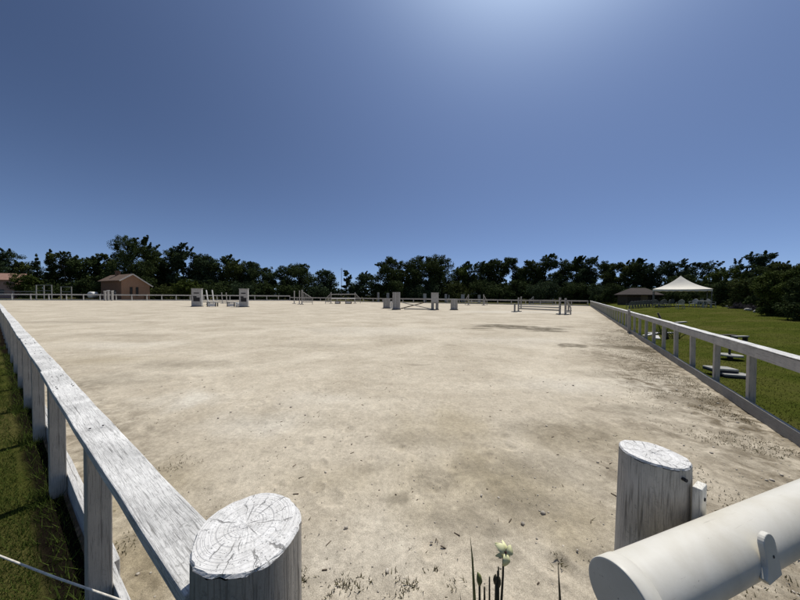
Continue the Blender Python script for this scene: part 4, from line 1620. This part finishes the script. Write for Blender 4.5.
def make_paddock():
    """rails and frames behind the far left fence"""
    a = at_depth(-12, 300, 66)
    b = at_depth(36, 300, 72)
    a.z = b.z = 0
    seg_fence(a, b, 'dark green-grey double rail paddock fence before the pink house', 2.0, 3.0, [(1.0, 1.14), (1.75, 1.9)], 'jgrey')

    def frame(x0, x1, ytop, Z, label, mid=True):
        p, q = at_depth(x0, 300, Z), at_depth(x1, 300, Z)
        h = 1.55 + (292.8 - ytop) * Z / F
        w = q.x - p.x
        t = thing('timber_hurdle', label, 'frame', (p.x, Z, 0))
        for x in ([0, w / 2, w] if mid else [0, w]):
            MB().box(x - .07, x + .07, -.07, .07, -.1, h).build('post', M['jwhite'], t)
        for z in (h - .12, h * .58):
            MB().box(.072, w - .072, -.14, -.072, z, z + .11).build('bar', M['jwhite'], t)
        return t
    frame(36.4, 51.8, 284.8, 68, 'white three-post timber frame before the spiky conifers')
    frame(61.0, 71.6, 286.4, 71, 'smaller two-post timber frame right of the three-post frame', False)
    p = at_depth(93, 300, 67)
    t = thing('wrapped_bale', 'white wrapped bale with a rounded top beside the brick house', 'bale', (p.x, p.y, 0))
    m = MB()
    m.tube([(0, -.7, .72), (0, -.6, .72), (0, .6, .72), (0, .7, .72)], [.5, .72, .72, .5], 22)
    m.build('wrapping', M['jbright'], t, smooth=True)
    MB().box(-.9, .9, -.8, .8, -.1, .02).build('pallet', M['box'], t)
    t.location.z = .45
    # white gate posts
    for (px, yt, lab) in [(105, 291.5, 'short white gate post left of the pair before the brick house'), (108.3, 290.8, 'taller middle white gate post before the brick house'), (112.3, 291.2, 'right white gate post before the brick house')]:
        q = at_depth(px, 300, 60)
        h = 1.55 + (293.4 - yt) * 60 / F
        t = thing('paddock_post', lab, 'post', (q.x, q.y, 0))
        MB().box(-.14, .14, -.14, .14, -.1, h).build('shaft', M['jwhite'], t)
        MB().box(-.18, .18, -.18, .18, h + .002, h + .1).build('cap', M['jbright'], t)
    # mast
    q = at_depth(341.4, 300, 95)
    t = thing('mast', 'thin grey mast rising beside the sparse tree in the gap', 'mast', (q.x, q.y, -.1))
    h = 1.55 + (295 - 267.5) * 95 / F
    MB().tube([(0, 0, 0), (0, 0, h)], [.11, .06], 8).build('pole', M['steel'], t)
    MB().bar((-.5, 0, h - .5), (.5, 0, h - .5), .06).build('crossarm', M['steel'], t)


# ------------------------------------------------------------------ trees
def leaf_cards(C, Rr, n, size, rg, squash=1.0, drift=(0, 0, 0)):
    """n leaf cards scattered through one clump"""
    d = rg.normal(0, 1, (n, 3))
    d /= np.linalg.norm(d, axis=1)[:, None]
    rad = (rg.random(n) ** .42)[:, None]
    P = C + d * rad * np.array(Rr) + np.array(drift) * rg.random(n)[:, None]
    nrm = d * .7 + rg.normal(0, .7, (n, 3)) + np.array([0, 0, .35])
    nrm /= np.linalg.norm(nrm, axis=1)[:, None]
    up = rg.normal(0, 1, (n, 3))
    a = np.cross(nrm, up)
    a /= np.linalg.norm(a, axis=1)[:, None] + 1e-9
    b = np.cross(nrm, a)
    s = (size * rg.uniform(.55, 1.35, n))[:, None]
    V = np.empty((n, 4, 3))
    V[:, 0] = P - a * s * .9
    V[:, 1] = P - b * s * .38 + nrm * s * .12
    V[:, 2] = P + a * s * .9
    V[:, 3] = P + b * s * .38 + nrm * s * .12
    return V.reshape(-1, 3)


NTREE = [0]


def tree(px, ytop, hw, Z, kind, mat, label, name=None, zb=-.1, group=None, dens=1.0, low=.06, cat='tree', leaf=None):
    NTREE[0] += 1
    rg = np.random.default_rng(100 + NTREE[0])
    top = at_depth(px, ytop, Z)
    x, y = top.x, Z
    Ht = top.z - zb
    Rr = hw * Z / F * (1.0 if kind in ('conifer', 'sparse', 'cedar') else 1.18)
    nm = name or {'conifer': 'conifer', 'cedar': 'cedar', 'bush': 'shrub'}.get(kind, 'broadleaf_tree')
    t = thing(nm, label, cat, (x, y, zb), 0, group)
    ls = leaf or max(.11, .0031 * Z)
    out = []
    limbs = []
    if kind in ('broad', 'plume', 'feather', 'sparse', 'bush'):
        nl = {'broad': 16, 'plume': 16, 'feather': 15, 'sparse': 7, 'bush': 11}[kind]
        area = (Rr * Ht)
        tot = int(min(32000, max(2200, area / (ls * ls) * 25.0)) * dens * (.45 if kind == 'sparse' else 1))
        vol = []
        for i in range(nl):
            q = (i + .5) / nl
            zc = Ht * (low + (.90 - low) * q)
            # width profile: full in the middle, narrower at top
            prof = math.sin(PI * min(1, .25 + .52 * q)) ** .7 if kind != 'sparse' else .6 + .4 * math.sin(PI * q)
            if kind == 'sparse':
                zc = Ht * (.40 + .52 * q)
            a = rg.uniform(0, 2 * PI)
            rr = Rr * prof * rg.uniform(.25, .85)
            lr = Rr * rg.uniform(.50, .78) * (.55 if kind == 'sparse' else 1) * (1 - .22 * q)
            c = np.array([rr * math.cos(a), rr * math.sin(a), min(zc, Ht - lr * .85)])
            vol.append((c, lr))
            limbs.append(c)
        # a clump that carries the top
        lr = Rr * .34
        vol.append((np.array([rg.normal(0, .05) * Rr, 0, Ht - lr * .95]), lr))
        wsum = sum(l ** 2 for _, l in vol)
        for (c, l) in vol:
            sub = max(3, int(5 + l))
            m = int(tot * .72 * l * l / wsum)
            out.append(leaf_cards(c, (l * .75, l * .75, l * .62), int(m * .45), ls, rg))
            for k in range(sub):        # lumpy sub clumps on the lobe's skin
                d = rg.normal(0, 1, 3)
                d[2] = d[2] * .7 + .25
                d /= np.linalg.norm(d)
                out.append(leaf_cards(c + d * l * rg.uniform(.6, .95) * np.array([1, 1, .85]), np.array([1, 1, .8]) * l * rg.uniform(.25, .42), max(8, int(m * .55 / sub)), ls, rg))
        # ragged sprays on the outline
        ns = {'broad': 8, 'plume': 18, 'feather': 26, 'sparse': 6, 'bush': 8}[kind]
        for k in range(ns):
            c, l = vol[rg.integers(0, len(vol))]
            if kind in ('plume', 'feather') and k % 2:
                c, l = vol[rg.integers(nl // 2, len(vol))]
            d = rg.normal(0, 1, 3)
            d[2] = abs(d[2]) + (.3 if kind == 'broad' else .8)
            if kind in ('plume', 'feather'):
                d[0] = abs(d[0]) * .8 + .15
            d /= np.linalg.norm(d)
            s0 = c + d * l * .8
            ln = Rr * rg.uniform(.14, .34) * (1.3 if kind == 'plume' else 1.2 if kind == 'feather' else .7)
            for j in range(4):
                q = j / 3
                pp = s0 + d * ln * q
                if pp[2] > Ht * 1.015:
                    break
                w = ln * (.30 - .20 * q)
                out.append(leaf_cards(pp, (w, w, w), max(6, int(tot * .28 / ns / 4)), ls * .85, rg))
    elif kind == 'conifer':
        tiers = 26
        tot = int(min(11000, 3600 + Rr * Ht / (ls * ls) * 6) * dens)
        for i in range(tiers):
            q = i / (tiers - 1)
            z = Ht * (.05 + .92 * q + rg.normal(0, .012))
            r = Rr * 1.15 * (1.0 - q) ** .8 * rg.uniform(.8, 1.15) + .10
            nb = max(3, int(9 * (1 - q) + 3))
            for b in range(nb):
                a = rg.uniform(0, 2 * PI)
                rr = r * rg.uniform(.7, 1.15)
                for j in range(3):
                    w = (j + .7) / 3
                    c = np.array([math.cos(a) * rr * w, math.sin(a) * rr * w, z - .16 * rr * w + .34 * rr * w * w])
                    out.append(leaf_cards(c, (rr * .24, rr * .24, rr * .2 + .25), max(5, int(tot / tiers / nb / 3)), ls * .85, rg))
        out.append(leaf_cards(np.array([0, 0, Ht * .965]), (.22, .22, Ht * .035), 60, ls * .7, rg))
    elif kind == 'cedar':
        tot = int(11000 * dens)
        tiers = 10
        for i in range(tiers):
            q = i / (tiers - 1)
            z = Ht * (.22 + .74 * q)
            r = Rr * (.95 - .45 * q * q) * rg.uniform(.8, 1.1)
            for b in range(8):
                a = rg.uniform(0, 2 * PI)
                rr = r * rg.uniform(.45, 1.0)
                c = np.array([math.cos(a) * rr, math.sin(a) * rr, z + rg.normal(0, .02 * Ht) - .06 * rr])
                out.append(leaf_cards(c, (r * .30, r * .30, Ht * .018 + .08), int(tot / tiers / 8), ls * .9, rg))
                if i % 2 == 0 and b < 3:
                    limbs.append(c)
        out.append(leaf_cards(np.array([.1, 0, Ht * .965]), (Rr * .45, Rr * .45, Ht * .03), 420, ls * .9, rg))
    V = np.concatenate(out)
    V[:, 2] = np.where(V[:, 2] < .02, .02 + rg.random(len(V)) * .25, V[:, 2])
    np_mesh('crown', V, np.arange(len(V)).reshape(-1, 4), M[mat], t)
    # trunk and limbs
    m = MB()
    tr = max(.05, Ht * .017 + .03) * (.55 if kind == 'bush' else 1)
    zt = Ht * (.9 if kind in ('conifer', 'cedar') else .72)
    bend = rg.normal(0, .03, 2) * Ht
    pts = [(bend[0] * q * (1 - q) * 2, bend[1] * q * (1 - q) * 2, -.05 + zt * q) for q in (0, .12, .35, .65, 1)]
    m.tube(pts, [tr * 1.35, tr, tr * .85, tr * .6, tr * .2], 8)
    for c in limbs[::2]:
        z0 = max(.15 * Ht, min(c[2] * .72, zt * .9))
        m.tube([(0, 0, z0), tuple(np.array([c[0] * .5, c[1] * .5, (z0 + c[2]) / 2 + .03 * Ht])), tuple(c)], [tr * .45, tr * .32, tr * .12], 6)
    m.build('trunk', M['palebark' if kind in ('sparse',) else 'bark'], t, smooth=True)
    return t


def make_trees():
    T = tree
    # --- left, behind the houses
    T(2, 248.5, 13, 92, 'broad', 'leafC', 'dark round-topped tree rising behind the pink house')
    T(20, 260.5, 13, 96, 'broad', 'leafB', 'low olive tree just right of the pink house')
    T(36, 253.5, 7.5, 86, 'conifer', 'leafC', 'shorter left one of the two spiky conifers behind the timber frame')
    T(50, 249, 9, 87, 'conifer', 'leafC', 'taller right one of the two spiky conifers behind the timber frame')
    T(64, 252.5, 10, 88, 'feather', 'leafB', 'pale grey-green tree touching the right side of the taller conifer')
    T(77, 256.5, 11, 90, 'broad', 'leafA', 'dark tree between the pale grey-green tree and the brick house roof')
    T(91, 257, 9, 94, 'plume', 'leafA', 'dark tufted tree above the left end of the brick house roof')
    T(105, 252.5, 9, 96, 'broad', 'leafB', 'tree above the chimney of the brick house')
    T(124, 235.5, 19, 84, 'plume', 'leafA', 'tallest wind-swept tree, behind the gable of the brick house')
    T(146, 250, 10, 92, 'broad', 'leafB', 'tree at the right foot of the tallest wind-swept tree')
    T(157, 249.5, 10, 97, 'broad', 'leafA', 'second tree right of the tallest wind-swept tree')
    T(168, 248.2, 10, 95, 'plume', 'leafA', 'dark tree left of the one with the pointed leaning tip')
    T(182, 243.5, 9, 93, 'plume', 'leafC', 'dark tree with a pointed leaning tip above the left woods')
    T(194, 251.5, 11, 95, 'broad', 'leafA', 'round tree behind the left panel pillar')
    T(208, 254.5, 12, 93, 'broad', 'leafC', 'round tree behind the two leaning white uprights')
    T(223, 255.5, 12, 95, 'broad', 'leafA', 'round tree behind the middle of the left plank pole')
    T(237, 259.5, 12, 92, 'broad', 'leafB', 'round tree just left of the right panel pillar')
    T(250, 261.5, 11, 94, 'broad', 'leafC', 'round tree just right of the right panel pillar')
    T(262, 266, 11, 90, 'broad', 'leafA', 'last lower tree at the right end of the left woods')
    T(165, 284, 12, 84, 'bush', 'leafB', 'low olive bush beside the right wall of the brick house', cat='bush')
    T(191, 279.5, 12, 82, 'bush', 'leafD', 'rounded olive bush in front of the woods left of the left panel pillar', cat='bush')
    T(83, 279, 10, 82, 'bush', 'leafA', 'dark bush against the left end of the brick house', cat='bush')
    T(29, 274, 10, 82, 'bush', 'leafD', 'yellowish bush right of the pink house wall', cat='bush')
    T(50, 280, 14, 84, 'bush', 'leafA', 'wide dark bush behind the three-post timber frame', cat='bush')
    T(262, 281, 12, 86, 'bush', 'leafA', 'low bush below the right end of the left woods', cat='bush')
    # --- middle group and gap
    T(283, 266, 11, 93, 'broad', 'leafC', 'left rounded tree of the middle clump behind the uprights')
    T(303, 262.5, 14, 92, 'broad', 'leafA', 'tallest tree of the middle clump behind the slatted wing')
    T(325, 269, 10, 94, 'broad', 'leafC', 'smaller loose tree at the right end of the middle clump')
    T(346, 269.5, 7, 96, 'sparse', 'leafC', 'sparse thin tree with sky showing through beside the mast')
    T(361, 271.5, 10, 94, 'broad', 'leafC', 'small round tree right of the sparse thin tree')
    T(334, 287, 8, 98, 'bush', 'leafC', 'low shrub left of the mast below the gap in the trees', cat='bush')
    T(352, 286, 9, 97, 'bush', 'leafC', 'low shrub right of the mast below the gap in the trees', cat='bush')
    # --- centre block
    T(387, 256, 13, 88, 'broad', 'leafA', 'round tree behind the short slatted block, left end of the centre woods')
    T(403, 258.5, 13, 90, 'broad', 'leafB', 'tree behind the tall slatted pillar')
    T(420, 255.5, 14, 88, 'broad', 'leafA', 'broad tree behind the crossed poles')
    T(441, 253.5, 15, 86, 'broad', 'leafA', 'tallest broad tree of the centre woods behind the split pillar')
    T(456, 267, 10, 88, 'plume', 'leafD', 'lighter olive tree behind the lone slatted block')
    T(467, 262.5, 9, 90, 'plume', 'leafC', 'tufted tree behind the left wing of the winged jump')
    T(481, 261.5, 11, 88, 'plume', 'leafA', 'tufted tree behind the right wing of the winged jump')
    T(496, 258.5, 11, 87, 'broad', 'leafA', 'round tree between the winged jump and the wide jump')
    T(513, 256, 12, 86, 'broad', 'leafA', 'tall round tree behind the left end of the wide jump')
    T(529, 259.5, 11, 84, 'broad', 'leafB', 'tree behind the left half of the wide jump')
    T(546, 255.5, 12, 82, 'plume', 'leafA', 'tall tufted tree behind the middle of the wide jump')
    T(562, 259, 11, 80, 'broad', 'leafA', 'tree behind the right end of the wide jump')
    T(577, 257, 11, 78, 'plume', 'leafA', 'tufted tree left of the far right corner of the arena')
    T(592, 257, 11, 74, 'broad', 'leafC', 'tree directly behind the far right corner of the arena')
    for (x, yt, hw, Z, mt, lab) in [(395, 279, 14, 84, 'leafA', 'dark understory bush behind the tall slatted pillar'), (425, 280, 15, 83, 'leafC', 'dark understory bush behind the crossed poles'),
                                    (455, 281, 14, 82, 'leafB', 'understory bush behind the lone slatted block'), (485, 279, 15, 80, 'leafA', 'understory bush behind the winged jump'),
                                    (515, 279, 15, 78, 'leafA', 'understory bush behind the left end of the wide jump'), (545, 280, 15, 75, 'leafC', 'understory bush behind the middle of the wide jump'),
                                    (575, 281, 14, 71, 'leafA', 'understory bush left of the far right arena corner'), (290, 283, 13, 86, 'leafA', 'low bush under the middle clump of trees'), (315, 284, 12, 87, 'leafC', 'low bush under the right half of the middle clump'), (220, 281, 16, 85, 'leafA', 'low dark bush behind the plank pole of the left jump'), (242, 282, 12, 84, 'leafC', 'low bush behind the right panel pillar'), (378, 284, 8, 88, 'leafA', 'low bush at the left foot of the centre woods')]:
        T(x, yt, hw, Z, 'bush', mt, lab, cat='bush')
    # --- right, beyond the lawn
    zb = .4
    T(606, 261, 11, 66, 'broad', 'leafA', 'tree left of the garden hut above the right fence end', zb=zb)
    T(621, 261, 12, 62, 'broad', 'leafB', 'tree behind the left end of the garden hut', zb=zb)
    T(638, 259.5, 11, 60, 'plume', 'leafA', 'tufted tree behind the garden hut roof', zb=zb)
    T(652, 263, 9, 58, 'broad', 'leafC', 'small tree between the hut and the tent peak', zb=zb)
    T(669, 260.5, 10, 56, 'plume', 'leafC', 'wind-swept tree behind the left slope of the tent', zb=zb)
    T(694, 263, 15, 54, 'feather', 'leafC', 'feathery tree leaning right behind the right slope of the tent', zb=zb)
    T(680, 274, 16, 52, 'broad', 'leafA', 'lower dark tree directly behind the tent peak', zb=zb)
    T(722, 267.5, 12, 47, 'feather', 'leafD', 'light green tree just right of the tent', zb=zb)
    T(750, 252.5, 12, 50, 'feather', 'leafC', 'tall feathery tree rising above the right shrubs', zb=zb)
    T(771, 264, 13, 46, 'plume', 'leafA', 'dark tree right of the tall feathery tree', zb=zb)
    T(786, 261.5, 13, 43, 'feather', 'leafB', 'tree with light tips between the tall feathery tree and the right frame edge', zb=zb)
    T(806, 262, 16, 36, 'broad', 'leafB', 'olive tree cut by the right frame edge', zb=zb, leaf=.13)
    for (x, yt, hw, Z, mt, lab) in [(612, 283, 10, 56, 'leafA', 'dark bush left of the garden hut'), (601, 285, 9, 60, 'leafC', 'dark bush just beyond the far end of the right fence'), (712, 283, 10, 41, 'leafA', 'dark bush behind the white table'),
                                    (727, 281, 12, 39, 'leafA', 'dark bush right of the white table'), (743, 281, 13, 37, 'leafB', 'dark bush under the tall feathery tree'),
                                    (760, 283, 13, 34, 'leafA', 'dark bush right of the tall feathery trunk above the stones'), (776, 284, 12, 31, 'leafB', 'leafy bush behind the biggest dark shrub'),
                                    (646, 286, 14, 52, 'leafA', 'dark hedge bush behind the row of grey chairs'), (665, 288, 14, 50, 'leafA', 'dark hedge bush under the left slope of the tent'), (690, 287, 16, 48, 'leafA', 'dark hedge bush under the tent peak')]:
        T(x, yt, hw, Z, 'bush', mt, lab, cat='bush', zb=zb, leaf=.13)
    def lawn_pt(px, py):
        p = ground(px, py, .3)
        for _ in range(8):
            q = Vector((p.x, p.y, 0))
            p = ground(px, py, float(lawn_h(np.array([q.dot(NR) - DR]), np.array([q.dot(UR)]))[0]))
        return p
    for (px, py, yt, hw, mt, lab, lf) in [(733, 306.5, 279, 12, 'leafA', 'dark rounded shrub right of the tent at the head of the border', .12), (748, 308.5, 277, 13, 'leafB', 'dark shrub in the border below the tall feathery tree', .11),
                                          (763, 311.0, 274, 13, 'leafA', 'dark shrub in the border left of the biggest dark shrub', .10), (776, 313.5, 280, 11, 'leafB', 'lower leafy shrub against the left side of the biggest dark shrub', .09),
                                          (795, 318.5, 266, 20, 'leafD', 'biggest dark shrub reaching down to the lawn at the right frame edge', .075), (822, 322, 262, 24, 'leafA', 'dark shrub beside the biggest one, cut off by the frame edge', .075)]:
        q = lawn_pt(px, py)
        T(px, yt, hw, q.y + hw * q.y / F * .8, 'bush', mt, lab, cat='bush', zb=q.z - .05, leaf=lf, low=.03, dens=1.2)
    for (x, yt, hw, Z, lab) in [(741, 302.5, 6, 27, 'small grey-mauve shrub left of the border stones'), (754, 304, 6, 24, 'small grey-mauve shrub right of the border stones'),
                                (765, 306, 7, 21, 'grey-mauve shrub beside the biggest dark shrub'), (778, 311, 7, 17, 'low greenish shrub at the lawn edge before the biggest dark shrub')]:
        T(x, yt, hw, Z, 'bush', 'leafG' if 'mauve' in lab else 'leafB', lab, cat='bush', zb=.40, leaf=.055, dens=.8)
    # spiky plants by the right rail
    for (px, Z, h, lab) in [(661, 11.6, .62, 'spiky dark plant showing above the right rail'), (677, 10.5, .55, 'second spiky plant above the right rail, beside the pale plank')]:
        p = at_depth(px, 330, Z)
        zz = float(lawn_h(np.array([Vector((p.x, p.y, 0)).dot(NR) - DR]), np.array([0.]))[0])
        t = thing('spiky_plant', lab, 'plant', (p.x, p.y, zz))
        rg = np.random.default_rng(int(px))
        out = []
        n = 34
        P = rg.normal(0, .05, (n, 3))
        P[:, 2] = 0
        blades('leaves', P, h, .03, M['leafB'], .9, t, seed=int(px))


# ------------------------------------------------------------------ light, sky, camera
AZ, EL = math.radians(32), math.radians(63)


def make_light():
    w = bpy.data.worlds.new('World')
    SC.world = w
    w.use_nodes = True
    nt = w.node_tree
    bg = nt.nodes['Background']
    sky = nt.nodes.new('ShaderNodeTexSky')
    sky.sky_type = 'NISHITA'
    sky.sun_disc = False
    sky.sun_elevation = EL
    sky.sun_rotation = AZ
    sky.altitude = 200
    sky.air_density = .5
    sky.dust_density = .3
    sky.ozone_density = 3.0
    bg.inputs[1].default_value = .057
    # bright aureole of scattered light round the sun's own direction
    tc = nt.nodes.new('ShaderNodeTexCoord')
    dt = nt.nodes.new('ShaderNodeVectorMath')
    dt.operation = 'DOT_PRODUCT'
    dt.inputs[1].default_value = (math.sin(AZ) * math.cos(EL), math.cos(AZ) * math.cos(EL), math.sin(EL))
    nt.links.new(tc.outputs['Generated'], dt.inputs[0])
    def mul(a, c):
        m = nt.nodes.new('ShaderNodeMix')
        m.data_type = 'RGBA'
        m.blend_type = 'MULTIPLY'
        m.inputs[0].default_value = 1
        m.clamp_result = False
        nt.links.new(a, m.inputs[6])
        m.inputs[7].default_value = (*c, 1)
        return m.outputs[2]
    prev = mul(sky.outputs[0], (.93, .99, 1.15))
    for (n, c) in ((27, (1.2, 1.43, 1.53)), (3, (.140, .197, .330))):
        cl = nt.nodes.new('ShaderNodeMath')
        cl.operation = 'MAXIMUM'
        cl.inputs[1].default_value = 0
        nt.links.new(dt.outputs['Value'], cl.inputs[0])
        pw = nt.nodes.new('ShaderNodeMath')
        pw.operation = 'POWER'
        pw.inputs[1].default_value = n
        nt.links.new(cl.outputs[0], pw.inputs[0])
        mx = nt.nodes.new('ShaderNodeMix')
        mx.data_type = 'RGBA'
        mx.blend_type = 'ADD'
        nt.links.new(pw.outputs[0], mx.inputs[0])
        nt.links.new(prev, mx.inputs[6])
        mx.inputs[7].default_value = tuple(v / .057 for v in c) + (1,)
        mx.clamp_result = False
        prev = mx.outputs[2]
    sp = nt.nodes.new('ShaderNodeSeparateXYZ')
    nt.links.new(tc.outputs['Generated'], sp.inputs[0])
    ops = sp.outputs[2]
    for (op, a, b) in (('MAXIMUM', None, 0.0), ('SUBTRACT', 1.0, None), ('POWER', None, 3.2)):
        mm = nt.nodes.new('ShaderNodeMath')
        mm.operation = op
        for i, v in ((0, a), (1, b)):
            if v is None:
                nt.links.new(ops, mm.inputs[i])
            else:
                mm.inputs[i].default_value = v
        ops = mm.outputs[0]
    mx = nt.nodes.new('ShaderNodeMix')
    mx.data_type = 'RGBA'
    mx.blend_type = 'ADD'
    mx.clamp_result = False
    nt.links.new(ops, mx.inputs[0])
    nt.links.new(prev, mx.inputs[6])
    mx.inputs[7].default_value = (.098 / .057, .143 / .057, .215 / .057, 1)
    nt.links.new(mx.outputs[2], bg.inputs[0])
    s = bpy.data.lights.new('sun', 'SUN')
    s.energy = 4.15
    s.angle = math.radians(.53)
    s.color = (1.0, .955, .88)
    o = bpy.data.objects.new('sun', s)
    d = Vector((math.sin(AZ) * math.cos(EL), math.cos(AZ) * math.cos(EL), math.sin(EL)))
    o.rotation_mode = 'QUATERNION'
    o.rotation_quaternion = d.to_track_quat('Z', 'Y')
    o.location = d * 50
    link(o)


def make_camera():
    c = bpy.data.cameras.new('camera')
    c.sensor_width = 36
    c.lens = F / 800 * 36
    c.clip_start = .02
    c.clip_end = 4000
    o = bpy.data.objects.new('camera', c)
    o.matrix_world = Matrix.Translation((0, 0, H)) @ CM.to_4x4()
    link(o)
    SC.camera = o
    SC.view_settings.view_transform = 'Standard'
    SC.view_settings.look = 'None'
    SC.view_settings.exposure = 0
    SC.view_settings.gamma = 1
    SC.view_settings.use_curve_mapping = False
    SC.cycles.max_bounces = 6


make_camera()
make_light()
make_ground()
make_sand()
make_lawn()
make_verge()
make_grass()
make_debris()
make_left_fence()
make_right_fence()
seg_fence(C1 + Vector((-.3, .1, 0)), C2, 'long white rail fence closing the far side behind the centre and right jumps', .95, 2.4, [(.70, .95), (.0, .16)])
seg_fence(C2, C3 + UL * .3, 'white rail fence closing the far left side in front of the brick house', 1.35, 2.6, [(1.10, 1.35), (.0, .22)], 'plank')
make_gate()
make_rope()
make_flower()
make_jumps()
make_house()
make_hut()
tc = make_tent()
make_furniture(tc)
make_paddock()
make_trees()
